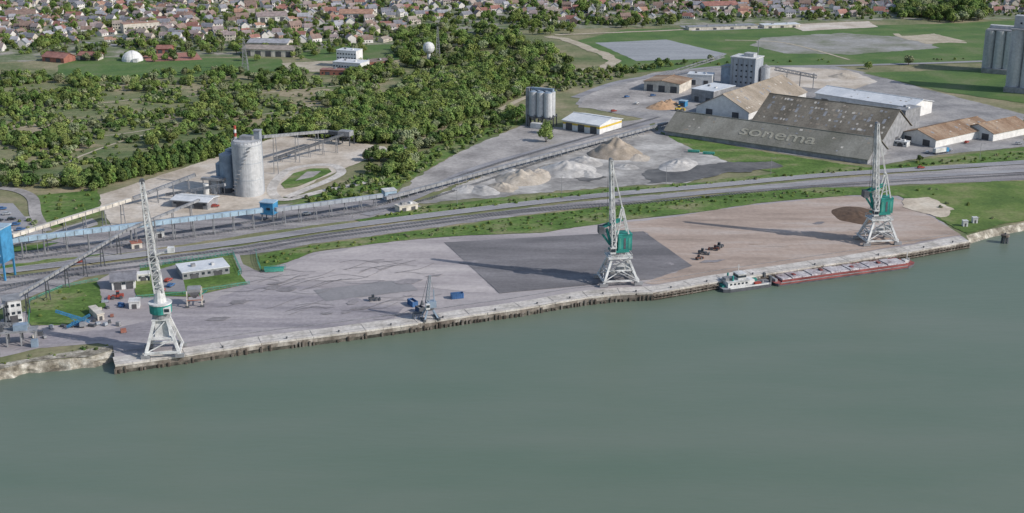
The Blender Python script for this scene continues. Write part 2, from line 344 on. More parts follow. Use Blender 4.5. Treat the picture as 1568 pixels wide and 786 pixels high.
sheet('cement_plant_yard',[(150,300),(345,237),(430,208),(500,212),(590,225),(600,238),(560,245),(500,270),(440,300),(400,318),(300,330),(170,345),(155,320)],3,m_mill,1.5)
sheet('plant_grass',[(55,300),(150,290),(155,330),(70,352)],3,m_verge,2)
ribbon('plant_loop_road',[(560,280),(500,292),(440,306),(420,300),(418,285),(440,262),(475,254),(510,254),(523,264),(505,276),(470,290),(440,303)],5.5,5,m_conc)
sheet('loop_island_grass',[(436,290),(430,283),(450,266),(475,259),(503,258),(508,264),(490,273),(455,287)],6,m_verge,.5)
sheet('loop_island_paving',[(452,278),(470,264),(492,263),(480,272)],7,m_yard,.5)
sheet('verge_south_of_plant',[(440,315),(505,290),(560,266),(640,235),(720,205),(800,172),(815,185),(720,222),(640,268),(600,296),(520,308)],3,m_verge,2.5)
ribbon('dirt_track',[(600,235),(625,224),(680,203),(740,180),(800,152),(830,140)],5,6,m_path,amp=1)
ribbon('left_lane',[(0,288),(30,293),(50,305),(55,330),(70,355)],6,5,m_yard)
sheet('parking_lot',[(-40,318),(0,312),(20,312),(40,335),(45,358),(0,366),(-40,370)],5,m_road)
ribbon('rail_lane_upper',[(560,330),(640,300),(720,262),(800,238),(900,212),(1010,184)],7,4,m_road)
sheet('warehouse_yard',[(880,160),(900,140),(1000,112),(1110,95),(1240,95),(1320,110),(1430,140),(1568,175),(1568,225),(1420,240),(1340,255),(1180,232),(1010,205),(1000,185),(930,172)],2,m_pavedark,2)
sheet('warehouse_side_yard',[(885,165),(905,142),(1000,118),(1060,140),(1045,165),(980,172)],3,m_yard,2)
sheet('tan_yard',[(1160,100),(1300,108),(1345,125),(1300,140),(1180,130)],3,m_mill,2)
sheet('field_green',[(885,62),(960,45),(1400,38),(1600,30),(1700,30),(1700,92),(1568,96),(1240,100),(1100,104),(960,112),(930,95)],2,m_lush,2)
sheet('field_green_east',[(1320,112),(1568,104),(1700,100),(1700,160),(1568,158),(1450,142)],3,m_lush,2)
sheet('sheeted_field',[(912,66),(1020,61),(1113,83),(1100,90),(975,94)],3,m_plas,1)
sheet('bare_field',[(1168,58),(1290,51),(1395,58),(1440,74),(1300,84),(1200,82),(1150,70)],3,m_crop,3.5)
sheet('bare_field_strip',[(1040,40),(1150,36),(1180,44),(1060,48)],3,m_plas,1)
ribbon('field_road',[(880,150),(940,128),(1000,117),(1100,103),(1240,102),(1400,98),(1568,92),(1700,88)],7,5,m_road)
ribbon('sand_track',[(840,56),(870,62),(905,76),(938,92),(925,104),(880,108)],11,4,m_path,amp=4)
ribbon('sand_track',[(850,54),(950,50),(1100,44),(1250,40),(1320,36)],6,5,m_path,amp=2)
ribbon('field_path',[(1110,62),(1200,66),(1300,92)],3,5,m_path); ribbon('field_path',[(1370,52),(1400,62),(1480,66)],6,5,m_path,amp=2)
sheet('pale_lot',[(1200,38),(1330,33),(1345,42),(1230,48)],5,m_mill,2)
sheet('pale_lot',[(1380,56),(1430,52),(1480,64),(1420,68)],5,m_path,2)
sheet('scrubland',[(-200,105),(90,108),(300,120),(440,118),(620,108),(640,120),(560,165),(430,190),(300,212),(150,268),(150,300),(55,305),(0,285),(-200,290)],1,m_scrub,4)
sheet('wet_meadow',[(0,185),(150,180),(300,185),(200,215),(60,225),(0,222)],2,m_land,5)
m_clear=M('dry_clearing',(.21,.19,.11),(.29,.245,.16),.05,c3=(.35,.30,.22),fine=.4,famt=.3)
for q in ([(20,190),(90,182),(150,190),(90,204),(30,206)],[(230,178),(320,172),(400,170),(380,182),(280,186)],[(30,216),(110,214),(160,224),(80,236)],[(420,142),(500,136),(540,142),(450,150)],[(150,130),(230,128),(260,136),(170,140)],[(320,152),(400,156),(360,164)]): sheet('dry_clearing',q,3,m_clear,6)
for q in ([(0,214),(80,208),(180,206),(280,190),(400,176),(480,160)],[(100,250),(180,218),(250,200),(320,175),(340,150)],[(0,150),(120,160),(240,150),(380,144),(520,132)],[(430,190),(470,165),(520,148),(600,120)]): ribbon('footpath',q,1.8,4,m_path,amp=2)
sheet('sports_field',[(90,100),(130,88),(430,90),(440,108),(300,118),(85,122)],2,m_lush,1)
sheet('running_track_surface',[(215,84),(300,80),(310,92),(225,95)],3,m_track,1)
sheet('town_gardens',[(-400,-90),(2000,-90),(2000,26),(1400,30),(1000,40),(780,48),(620,55),(580,80),(400,86),(100,92),(-400,110)],1,m_town,5)
sheet('park_field',[(520,70),(600,68),(620,90),(560,100),(500,95),(440,85)],2,m_lush,3)
sheet('school_field',[(430,97),(520,93),(540,110),(450,110)],3,m_path,2)
# ---------------------------------------------------------------- trees
m_bark=obm('bark',(.09,.07,.05))
def leafm(n,a,b2,c): return M(n,a,b2,.5,c3=c,coord='O',fine=2.5,famt=.3,inst=.28,rough=.8,spec=.1)
lf=[leafm('foliage_mid',(.07,.12,.028),(.11,.165,.042),(.15,.205,.06)),leafm('foliage_light',(.11,.16,.045),(.155,.21,.06),(.205,.245,.085)),leafm('foliage_dark',(.045,.08,.025),(.07,.11,.035),(.095,.14,.045)),leafm('foliage_pale',(.14,.165,.085),(.19,.215,.115),(.24,.25,.15))]
def tree_mesh(name,leaf,h,r,lobes,nl,seed,trunk=True,shape=0):
    rr=random.Random(seed); o=O(name)
    if trunk:
        o.cyl((0,0,-.3),(0,0,h*.45),.35,.22,m_bark,6)
        for k in range(4):
            a=rr.random()*6.28; o.cyl((0,0,h*.35),(math.cos(a)*r*.6,math.sin(a)*r*.6,h*.7),.16,.06,m_bark,4)
    vs=[];fs=[]
    for l in range(lobes):
        a=rr.random()*6.28; q=rr.random()**.6
        if shape==1: zc=h*(.25+.65*l/lobes); lr=r*(1.0-.55*l/lobes); cc=Vector((math.cos(a)*r*.25,math.sin(a)*r*.25,zc))
        else:
            lr=r*(.38+.28*rr.random()); cc=Vector((math.cos(a)*q*r*.7,math.sin(a)*q*r*.7,h*(.36+.42*rr.random()*(1.15-q*.6))))
        if not trunk: cc.z*=.75
        for i in range(nl):
            d=Vector((rr.gauss(0,1),rr.gauss(0,1),rr.gauss(.25,1))).normalized(); 
            p=cc+d*lr*(.72+.35*rr.random())
            if p.z<.2: p.z=.2+rr.random()*.5
            nrm=(d+Vector((rr.gauss(0,.4),rr.gauss(0,.4),rr.gauss(.2,.4)))).normalized(); u=nrm.orthogonal().normalized(); v=nrm.cross(u); s=.38+.42*rr.random()
            k=len(vs); t=rr.random()*3; u2=u*math.cos(t)+v*math.sin(t); v2=nrm.cross(u2)
            vs+= [p+u2*s,p+v2*s*.8,p-u2*s*.9,p-v2*s*.7]; fs.append((k,k+1,k+2,k+3))
    o.add(vs,fs,leaf); return bpy.data.objects.new(name,o.mesh('body'))
def coll(name,obs):
    c=bpy.data.collections.new(name)
    for o in obs: c.objects.link(o)
    return c
CT=coll('tree_kinds',[tree_mesh('broadleaf_tree',lf[(0,1,0,1,3,1)[i]],8+i%3,3.6+.4*(i%3),10,64,i) for i in range(6)]+[tree_mesh('dark_broadleaf_tree',lf[2],9,3.8,9,60,9)])
CH=coll('hedge_kinds',[tree_mesh('hedge_tree',lf[2],9,2.6,7,60,20,shape=1),tree_mesh('hedge_tree_light',lf[0],9,2.8,7,60,21,shape=1)])
CB=coll('bush_kinds',[tree_mesh('bush',lf[(0,1,2,3,1)[i]],3.4,2.3,6,50,30+i,trunk=False) for i in range(5)])
def scatter(name,pts,col):
    me=bpy.data.meshes.new(name); me.from_pydata([p[0] for p in pts],[],[])
    a=me.attributes.new('scl','FLOAT','POINT'); a.data.foreach_set('value',[p[1] for p in pts])
    a=me.attributes.new('rz','FLOAT_VECTOR','POINT'); 
    for i,p in enumerate(pts): a.data[i].vector=(0,0,R.random()*6.28)
    ob=bpy.data.objects.new(name,me); COL.objects.link(ob)
    ng=bpy.data.node_groups.new(name,'GeometryNodeTree'); ng.interface.new_socket('Geometry',in_out='INPUT',socket_type='NodeSocketGeometry'); ng.interface.new_socket('Geometry',in_out='OUTPUT',socket_type='NodeSocketGeometry')
    n=ng.nodes; gi=n.new('NodeGroupInput'); go=n.new('NodeGroupOutput'); ip=n.new('GeometryNodeInstanceOnPoints'); ci=n.new('GeometryNodeCollectionInfo')
    ci.inputs['Collection'].default_value=col; ci.inputs['Separate Children'].default_value=True; ci.inputs['Reset Children'].default_value=True
    a1=n.new('GeometryNodeInputNamedAttribute'); a1.data_type='FLOAT'; a1.inputs['Name'].default_value='scl'
    a2=n.new('GeometryNodeInputNamedAttribute'); a2.data_type='FLOAT_VECTOR'; a2.inputs['Name'].default_value='rz'
    rv=n.new('FunctionNodeRandomValue'); rv.data_type='INT'; rv.inputs[5].default_value=len(col.objects)-1
    l=ng.links; l.new(gi.outputs[0],ip.inputs['Points']); l.new(ci.outputs[0],ip.inputs['Instance']); ip.inputs['Pick Instance'].default_value=True
    l.new(rv.outputs[2],ip.inputs['Instance Index']); l.new(a1.outputs[0],ip.inputs['Scale']); 
    l.new(a2.outputs[0],ip.inputs['Rotation']); l.new(ip.outputs[0],go.inputs[0])
    md=ob.modifiers.new('instances','NODES'); md.node_group=ng; return ob
def inside(p,poly):
    c=False; j=len(poly)-1
    for i in range(len(poly)):
        a,b2=poly[i],poly[j]
        if (a[1]>p[1])!=(b2[1]>p[1]) and p[0]<(b2[0]-a[0])*(p[1]-a[1])/(b2[1]-a[1])+a[0]: c=not c
        j=i
    return c
def region(px,spacing,s0,s1,clump=0,cs=.03):
    poly=[W(*p)[:2] for p in px]; xs=[p[0] for p in poly]; ys=[p[1] for p in poly]; out=[]
    y=min(ys)
    while y<max(ys):
        x=min(xs)
        while x<max(xs):
            p=(x+R.uniform(-.5,.5)*spacing,y+R.uniform(-.5,.5)*spacing)
            if inside(p,poly) and (not clump or noise.noise(Vector((p[0]*cs,p[1]*cs,5)))+R.uniform(-.12,.12)>clump):
                out.append(((p[0],p[1],0),R.uniform(s0,s1)))
            x+=spacing
        y+=spacing
    return out
SCR=[(0,118),(400,122),(600,115),(560,160),(430,188),(300,208),(150,255),(0,262)]
T=[]
T+=region([(425,206),(480,212),(560,222),(618,224),(690,195),(760,168),(800,148),(815,125),(770,108),(700,112),(640,122),(600,150),(540,172),(480,186),(430,196)],5.0,.7,1.15)
T+=region([(595,95),(610,60),(640,50),(700,45),(775,55),(850,82),(880,100),(870,120),(800,140),(800,118),(700,112),(640,108)],7,.6,1.25,-.08)
T+=region([(640,236),(700,213),(770,190),(805,182),(800,168),(740,187),(690,207),(640,228)],5.0,.6,.95)
T+=region([(553,262),(600,276),(650,248),(640,228),(590,236),(545,246)],6.0,.6,1.0,-.15)
T+=region([(0,262),(60,262),(145,268),(150,295),(80,290),(0,288)],5.5,.5,.95,-.15)
T+=region(SCR,6,.45,.95,.14,.022)
T+=region([(60,60),(500,60),(600,88),(440,95),(60,95)],12,.5,1.0,-.05)
T+=region([(250,112),(480,112),(600,98),(620,118),(500,135),(250,128)],6.5,.5,1.0,-.05)
T+=region([(-300,-60),(1850,-60),(1850,20),(1400,28),(780,44),(560,75),(-300,90)],13,.45,1.0,-.1)
T+=region([(1365,-5),(1500,-5),(1510,32),(1450,36),(1370,28)],8,.8,1.5,-.2)
T+=region([(780,28),(1010,26),(1100,30),(1000,42),(880,52),(780,56)],11,.6,1.1,-.05)
T+=region([(880,0),(920,0),(920,20),(885,20)],9,1,1.4)
T+=region([(820,110),(880,118),(1000,108),(1100,96),(1000,102),(900,112),(850,104)],9,.5,.9,-.1)
T+=[(tuple(W(x,y)),s) for x,y,s in ((1330,106,.9),(1391,100,1),(836,218,1.1),(838,205,.9),(1408,248,.5),(95,200,.6),(350,182,.7),(193,130,.9))]
scatter('woodland_trees',T,CT)
Hd=region([(148,290),(250,264),(345,239),(400,217),(428,208),(430,198),(330,220),(230,246),(148,270)],3.6,.65,1.05)
scatter('boundary_hedge_trees',Hd,CH)
Bs=region(SCR,5.2,.5,1.35,.06,.03)
Bs+=region(SCR,11,.25,.8)
Bs+=region([(425,206),(618,224),(800,148),(770,108),(640,122),(540,172)],9,.6,1.3)
Bs+=region([(440,315),(505,290),(560,266),(720,205),(810,175),(815,185),(720,222),(640,268),(600,296),(520,308)],5,.4,.9,0,.05)
Bs+=region([(395,395),(480,378),(640,356),(800,334),(920,320),(1100,300),(1300,290),(1300,298),(1100,312),(920,338),(800,352),(640,364),(480,386),(400,410)],4,.15,.45,.0,.06)
Bs+=region([(545,338),(640,320),(900,294),(1060,282),(1330,258),(1568,234),(1568,244),(1250,268),(920,298),(600,333)],4.5,.2,.55,0,.06)
Bs+=region([(640,120),(880,110),(870,140),(800,150)],8,.6,1.3)
Bs+=region([(55,300),(150,290),(155,330),(70,352)],9,.3,.6)
Bs+=region([(-300,-60),(1850,-60),(1850,20),(1400,28),(780,44),(560,75),(-300,90)],9,.4,1.0,-.15)
Bs+=region([(30,462),(140,436),(155,470),(60,497)],7,.2,.45,0,.1)
Bs+=region([(860,105),(930,108),(1000,104),(900,135),(850,140)],7,.5,1.1,0)
Bs+=region([(1370,290),(1568,280),(1568,335),(1480,350)],9,.15,.5,.1,.05)
Bs+=region([(930,100),(1000,98),(1250,92),(1568,88),(1568,92),(1240,98),(1000,106)],8,.3,.7,.05,.05)
Bs+=region([(0,550),(80,541),(170,526),(170,532),(90,548),(0,562)],5,.12,.35)
Bs+=region([(0,375),(0,340),(55,335),(60,365)],8,.3,.8,0,.05)
scatter('shrub_mass',Bs,CB)
# ---------------------------------------------------------------- town houses
wl=[obm('house_render_white',(.62,.59,.55),.1),obm('house_render_cream',(.50,.45,.38),.1),obm('house_brick',(.34,.23,.18),.1)]
rf=[obm('tile_orange',(.33,.20,.145)),obm('tile_brown',(.21,.15,.125)),obm('slate_grey',(.19,.19,.21)),obm('tile_red',(.27,.135,.11)),obm('tile_mauve',(.26,.21,.20)),obm('tile_weathered',(.29,.245,.21)),obm('slate_light',(.30,.30,.32))]
def house_mesh(w,d,e,rg,wm_,rm,ext):
    o=O('h')
    def gb(cx,cy,w,d,e,rg):
        a,b2=w/2,d/2
        V=[(cx-a,cy-b2,0),(cx+a,cy-b2,0),(cx+a,cy+b2,0),(cx-a,cy+b2,0),(cx-a,cy-b2,e),(cx+a,cy-b2,e),(cx+a,cy+b2,e),(cx-a,cy+b2,e),(cx-a,cy,rg),(cx+a,cy,rg)]
        o.add(V,[(0,1,5,4),(1,2,6,9,5),(2,3,7,6),(3,0,4,8,7)],wm_)
        t=.4; k=t*(rg-e)/b2
        V=[(cx-a-t,cy-b2-t,e-k+.1),(cx+a+t,cy-b2-t,e-k+.1),(cx+a+t,cy,rg+.1),(cx-a-t,cy,rg+.1),(cx-a-t,cy+b2+t,e-k+.1),(cx+a+t,cy+b2+t,e-k+.1)]
        o.add(V,[(0,1,2,3),(3,2,5,4)],rm)
        for i in range(int(w/2.6)):
            x=cx-a+1.4+i*2.5
            for z in ([.9] if e<4 else [.9,3.6]):
                for s in (-1,1): o.box((x,cy+s*(b2+.02),z),(1,.06,1.2),glass)
        o.box((cx+a*.5,cy+.5,rg-.8),(.6,.6,1.6),brick)
    gb(0,0,w,d,e,rg)
    if ext: gb(w*.5+1.2,-d*.3,4.5,5,2.6,4.2)
    return o.mesh('body')
HM=[]
for i in range(30):
    w=R.uniform(7,12.5); d=R.uniform(6,8.5); e=R.choice((3,3.6,5.2)); HM.append(house_mesh(w,d,e,e+R.uniform(2.4,3.6),wl[R.choice((0,0,0,1,1,2))],rf[R.choice((0,1,1,2,2,2,3,4,4,4,5,5,6))],i%2))
def place_houses(px,dx,dy,ang,skip=.12):
    poly=[W(*p)[:2] for p in px]; ca,sa=math.cos(ang),math.sin(ang); xs=[p[0] for p in poly]; ys=[p[1] for p in poly]
    c=((min(xs)+max(xs))/2,(min(ys)+max(ys))/2); rr=max(max(xs)-min(xs),max(ys)-min(ys))*.75
    n=0; j=-int(rr/dy)
    while j*dy<rr:
        i=-int(rr/dx)
        while i*dx<rr:
            u=i*dx+R.uniform(-4,4); v=j*dy+R.uniform(-4,4)+(3 if j%2 else -3)
            b_=26*noise.noise(Vector((u*.01,v*.01,1)))
            p=(c[0]+u*ca-(v+b_)*sa,c[1]+u*sa+(v+b_)*ca)
            if inside(p,poly) and R.random()>skip+.45*(noise.noise(Vector((p[0]*.015,p[1]*.015,8)))>.12):
                ob=bpy.data.objects.new('house',R.choice(HM)); COL.objects.link(ob); ob.location=(p[0],p[1],0)
                ob.rotation_euler[2]=ang+R.choice((0,0,0,1.5708,1.5708,.5))+R.uniform(-.25,.25); s=R.uniform(.8,1.1); ob.scale=(s,s,s); n+=1
            i+=1
        j+=1
    for j in range(-int(rr/dy),int(rr/dy)+1,2):
        pts=[]
        for i in range(-8,9):
            u=i*rr/8; v=(j-.5)*dy; b_=26*noise.noise(Vector((u*.01,v*.01,1))); p=(c[0]+u*ca-(v+b_)*sa,c[1]+u*sa+(v+b_)*ca)
            if inside(p,poly): pts.append(p)
        if len(pts)>2: ribbon('street',pts,6,3,m_road,world=True)
    return n
n1_=place_houses([(-120,-55),(330,-55),(330,60),(200,72),(60,68),(0,85),(-120,95)],15,19,rad(-20))
n2_=place_houses([(330,-55),(800,-55),(790,20),(620,40),(590,66),(450,66),(330,62)],15,20,rad(14))
n3_=place_houses([(800,-55),(1360,-55),(1365,22),(1300,27),(1000,30),(880,40),(800,30)],16,20,rad(-8))
n4_=place_houses([(1500,-55),(1750,-55),(1750,18),(1500,24)],17,21,rad(10))
print('houses',n1_,n2_,n3_,n4_)
# ---------------------------------------------------------------- buildings
def frame(a,b2):
    A=W(*a);B_=W(*b2);d=B_-A; return A,d.length,math.atan2(d.y,d.x)
def gable(name,a,b2,D,eave,ridge,axis,wm_,rm,doors=3,skl=0,wins=0,side_door=False,stripe=None,L_=None,patch=0):
    A,Ln,ang=frame(a,b2); Ln=L_ or Ln; o=O(name,A,ang); o.cur='walls'
    V=[(0,0,0),(Ln,0,0),(Ln,D,0),(0,D,0),(0,0,eave),(Ln,0,eave),(Ln,D,eave),(0,D,eave)]
    if axis=='u':
        V+=[(0,D/2,ridge),(Ln,D/2,ridge)]; o.add(V,[(0,1,5,4),(1,2,6,9,5),(2,3,7,6),(3,0,4,8,7)],wm_)
    else:
        V+=[(Ln/2,0,ridge),(Ln/2,D,ridge)]; o.add(V,[(0,1,5,8,4),(1,2,6,5),(2,3,7,9,6),(3,0,4,7)],wm_)
    o.cur='roof'; t=.8
    if axis=='u':
        k=t*(ridge-eave)/(D/2)
        for s in (0,1):
            y0=-t if s==0 else D+t
            P=[(-t,y0,eave-k+.15),(Ln+t,y0,eave-k+.15),(Ln+t,D/2,ridge+.15),(-t,D/2,ridge+.15)]
            V=P+[(x,y,z+.35) for x,y,z in P]; o.add(V,[(0,1,2,3),(4,5,6,7),(0,1,5,4),(1,2,6,5),(0,3,7,4),(2,3,7,6)],rm)
            n_=int(Ln/7)
            for i in range(1,n_):
                x=Ln*i/n_; q=0.43
                o.beam((x,y0,eave-k+q),(x,D/2,ridge+q),.18,rm)
        o.beam((-t,D/2,ridge+.5),(Ln+t,D/2,ridge+.5),.6,rm)
    else:
        k=t*(ridge-eave)/(Ln/2)
        for s in (0,1):
            x0=-t if s==0 else Ln+t
            P=[(x0,-t,eave-k+.15),(x0,D+t,eave-k+.15),(Ln/2,D+t,ridge+.15),(Ln/2,-t,ridge+.15)]
            V=P+[(x,y,z+.35) for x,y,z in P]; o.add(V,[(0,1,2,3),(4,5,6,7),(0,1,5,4),(1,2,6,5),(0,3,7,4),(2,3,7,6)],rm)
            n_=int(D/7)
            for i in range(1,n_):
                y=D*i/n_; o.beam((x0,y,eave-k+.43),(Ln/2,y,ridge+.43),.18,rm)
        o.beam((Ln/2,-t,ridge+.5),(Ln/2,D+t,ridge+.5),.6,rm)
    o.cur='doors'
    for i in range(doors):
        x=Ln*(i+.5)/doors; o.box((x,-.08,0),(min(5,Ln/doors*.6),.16,min(eave*.8,5)),doorm)
    if side_door: o.box((Ln+.08,D/2,0),(.16,5,min(5,eave*.9)),doorm)
    if wins:
        o.cur='windows'
        for i in range(wins): o.box((Ln*(i+.5)/wins,-.06,eave*.55),(1.6,.12,1.1),glass)
    if skl or patch:
        o.cur='skylights'; sl=(ridge-eave); jobs=[((i+.5)/skl,.45,.62,.9,mg) for i in range(skl)]
        for _k2 in range(patch):
            f=R.choice((.12,.3,.48,.66,.84)); jobs.append((R.random()*.96+.02,f,f+.05+.03*R.random(),R.uniform(.4,.9),R.choice((wall_c,mg,roof_tn,roof_tn))))
        for x_,f0,f1,hw,mm in jobs:
            q=.56+R.random()*.03
            if axis=='u':
                x=Ln*x_; P=[(x-hw,D/2*f0,eave+sl*f0+q),(x+hw,D/2*f0,eave+sl*f0+q),(x+hw,D/2*f1,eave+sl*f1+q),(x-hw,D/2*f1,eave+sl*f1+q)]
            else:
                y=D*x_; P=[(Ln/2*f0,y+hw,eave+sl*f0+q),(Ln/2*f0,y-hw,eave+sl*f0+q),(Ln/2*f1,y-hw,eave+sl*f1+q),(Ln/2*f1,y+hw,eave+sl*f1+q)]
                if R.random()<.6: P=[(Ln-p[0],p[1],p[2]) for p in P]
            o.add(P,[(0,1,2,3)],mm)
    if stripe:
        o.cur='trim'; o.box((Ln/2,-.05,eave-2.2),(Ln,.1,1.3),stripe); o.box((Ln+.05,D/2,eave-2.2),(.1,D,1.3),stripe); o.box((-.05,D/2,eave-2.2),(.1,D,1.3),stripe)
    return o.done(),A,Ln,ang
def flat(name,a,b2,D,h,wm_,rm,doors=1,wins=0,L_=None,base=0,rot=None,kit=True):
    A,Ln,ang=frame(a,b2); Ln=L_ or Ln; o=O(name,A,ang if rot is None else rot); o.cur='walls'; o.box((Ln/2,D/2,base),(Ln,D,h),wm_)
    o.cur='roof'; o.box((Ln/2,D/2,base+h),(Ln+.5,D+.5,.4),rm)
    if kit and Ln>8: o.box((Ln*.3,D*.5,base+h+.4),(1.8,1.8,1.2),mg); o.box((Ln*.7,D*.4,base+h+.4),(1.2,2.2,.9),wht)
    if doors:
        o.cur='doors'
        for i in range(doors): o.box((Ln*(i+.5)/doors,-.06,base),(min(3.5,Ln/doors*.45),.12,min(h*.7,4)),doorm)
    if wins:
        o.cur='windows'
        for z in range(max(1,int(h/3.2))):
            for i in range(wins): o.box((Ln*(i+.5)/wins,-.05,base+1.2+z*3.2 if h>3.5 else base+h*.45),(1.3,.1,1.1),glass)
    return o.done()
_,A,Ln,ang=gable('long_fertilizer_warehouse',(1018,207),(1328,252),32,3,12.5,'u',mg,roof_ol,0,patch=30)
sl=math.atan2(9.5,16)
tc=bpy.data.curves.new('txt','FONT'); tc.body='sonema'; tc.size=12.5; tc.extrude=.04; tc.align_x='CENTER'; tc.offset=.08
to=bpy.data.objects.new('roof_lettering',tc); COL.objects.link(to); tc.materials.append(lett)
to.parent=_; to.location=(Ln*.55,4.4,3+4.4*9.5/16+.68); to.rotation_euler=(sl,0,0); to.scale=(1.3,1,1)
gable('bulk_storage_warehouse',(1152,203),(1350,232),46,8,21.5,'u',mg,roof_br,0,skl=9,side_door=True,patch=130)
gable('gabled_storage_warehouse',(1066,173),(1146,184),92,5,15,'v',wall_w,roof_tn,2,skl=8,patch=60)
gable('white_roof_warehouse',(1248,160),(1394,183),30,8,11,'u',wall_w,roof_wh,5,patch=10)
gable('brown_roof_shed',(1376,215),(1432,227),62,5,9,'v',wall_w,roof_rs,2,skl=5,patch=20)
gable('brown_roof_shed',(1473,207),(1520,217),38,5,9,'v',wall_w,roof_rs,2,patch=10)
gable('yellow_trim_warehouse',(862,198),(918,207),26,6,8.5,'u',wall_w,roof_wh,3,stripe=yel)
gable('brick_workshop',(986,139),(1040,144),26,7,8.5,'v',wall_c,roof_rs,3)
flat('grey_workshop',(1058,155),(1092,160),30,9,mg,roof_wh,2)
flat('portable_cabins',(1368,223),(1388,226),5,3,wht,roof_wh,1,3)
flat('covered_store',(1052,130),(1090,132),12,8,wall_w,roof_wh,2)
flat('roof_head_house',(1366,200),(1384,203),20,14,mg,mg,1)
# grain tower
o=O('grain_elevator_tower',W(1142,131),rad(-32)); o.cur='tower'; o.box((0,0,0),(20,16,22),sg)
for i in range(5): o.box((-8+i*4,-8.1,1),(.5,.3,20),mg)
o.cur='side_block'; o.box((-14,-1,0),(8,12,14),sbl); o.box((-14,-1,14),(9,13,.5),mg); o.cur='side_silo'; o.cyl((14,3,0),(14,3,15),3.6,3.6,cg,18); o.cyl((14,3,15),(14,3,17),3.6,.5,mg,18)
o.cur='roof'; o.box((0,0,22),(21,17,.6),wht); o.box((2,1,22.6),(8,7,2.5),cg); o.beam((6,6,22),(6,6,35),.4,mg)
o.cur='windows'
for z in range(4):
    for i in range(4): o.box((-6+i*4+1,-8.12,3+z*4.4),(1.3,.15,1.2),glass)
o.cur='conveyor'; o.lattice((20,6,14),(50,16,9),2.2,2.2,10,mg); 
for k in (28,38,48): o.beam((k,8+k*.15,0),(k,8+k*.15,12),.5,mg)
o.done()
o=O('inclined_conveyor',W(1100,112)); o.lattice((4,0,14),(-55,-30,1.5),2,2,16,mg,.3); o.done()
o=O('batch_silo_cluster',W(830,193),rad(-25)); o.cur='silos'
for i in range(3):
    for j in range(2):
        c=((i-1)*5.4,(j-.5)*5.4); o.cyl((*c,7),(*c,23),2.65,2.65,cg,16); o.cyl((*c,4),(*c,7),.7,2.65,mg,12); o.cyl((*c,23),(*c,23.8),2.65,1.2,sbl,12)
o.cur='frame'
for i in range(4):
    for j in range(3): o.beam(((i-1.5)*5.4,(j-1)*5.4,0),((i-1.5)*5.4,(j-1)*5.4,8),.6,dk)
o.box((0,0,6.4),(17,11.6,.6),dk); o.box((-9.8,0,0),(2.5,4,25),mg); o.box((0,0,24),(16,2.4,1.4),sbl); o.box((0,-8,0),(8,4,3.5),wht)
o.done()
o=O('grain_silo_block',W(1524,112),rad(-30)); o.cur='silos'
for i in range(3):
    for j in range(3): o.cyl((-7+i*8,j*8,0),(-7+i*8,j*8,34),4.1,4.1,cg,22)
o.cur='roof'; o.box((1,8,34),(22,22,.8),mg); o.box((1,8,34.8),(20,6,2.5),cg); o.cur='base'; o.box((1,-4.5,0),(22,3,4),mg); o.done()
o=O('grain_silo_block',W(1560,141),rad(-30)); o.cur='silos'
for i in range(5):
    for j in range(2): o.cyl((-5+i*10,j*10,0),(-5+i*10,j*10,46),5.1,5.1,cg,24)
o.cur='roof'; o.box((15,5,46),(50,20,1),mg); o.box((15,5,47),(48,8,9),cg); o.cur='base'; o.box((15,-5.6,0),(50,3,4),mg)
for i in range(8): o.box((-4+i*5.5,.9,50),(1.4,.25,1.4),glass)
o.done()
# cement plant
o=O('cement_silo_plant',W(382,297),rad(-12)); o.cur='main_silo'; o.cyl((0,0,0),(0,0,28.5),7.9,7.9,cg,40)
for z in (9,18,27.4): o.cyl((0,0,z),(0,0,z+.25),7.98,7.98,sg,40)
o.cur='silo_top'; o.cyl((0,0,28.5),(0,0,29.6),7.9,6.8,cg,40); o.box((0,2,29.6),(7,5,2),mg); o.box((5,4,0),(3.2,3.2,34),sg); o.box((5,4,34),(4,4,.5),mg); o.cur='stair'
for i in range(13): 
    a=-2.4+i*.12; o.box((8.6*math.cos(a),8.6*math.sin(a),2+i*2.1),(1.4,1.4,.25),mg)
o.cur='railing'
for i in range(24):
    a=i*.2618; o.beam((7.7*math.cos(a),7.7*math.sin(a),28.5),(7.7*math.cos(a),7.7*math.sin(a),30),.14,mg); o.beam((7.7*math.cos(a),7.7*math.sin(a),29.9),(7.7*math.cos(a+.2618),7.7*math.sin(a+.2618),29.9),.14,mg)
o.cur='steel_silos'
for x,y,r,h in ((-12.5,1,3.8,21),(-12,8,3.8,22),(-17.5,4,2.6,15)): o.cyl((x,y,3),(x,y,h),r,r,sbl,20); o.cyl((x,y,h),(x,y,h+1.5),r,.4,sg,20); o.cyl((x,y,0),(x,y,3),r*.9,r*.9,dk,8)
o.cur='tower_block'; o.box((-9,8,0),(6,6,23),sbl); o.box((-9,8,23),(7,7,.5),wht); o.box((-18,-2,0),(6,5,9),sg)
for z in range(5): o.box((-9,4.9,3+z*4),(5,.15,.6),dk)
o.cur='chimney'; 
for i in range(6): o.cyl((-10,9,23+i*2),(-10,9,25+i*2),.7,.7,red if i%2 else wht,10)
o.cur='low_frame'
for x in (-24,-20,-16,-12): o.beam((x,-5,0),(x,-5,8),.4,mg)
o.box((-18,-5,8),(13,3,1.2),mg); o.cyl((-22,-6,0),(-22,-6,6),1.6,1.6,wht,12); o.done()
gable('plant_office_building',(264,318),(318,322),12,4,4.8,'u',mg,roof_wh,2,wins=6)
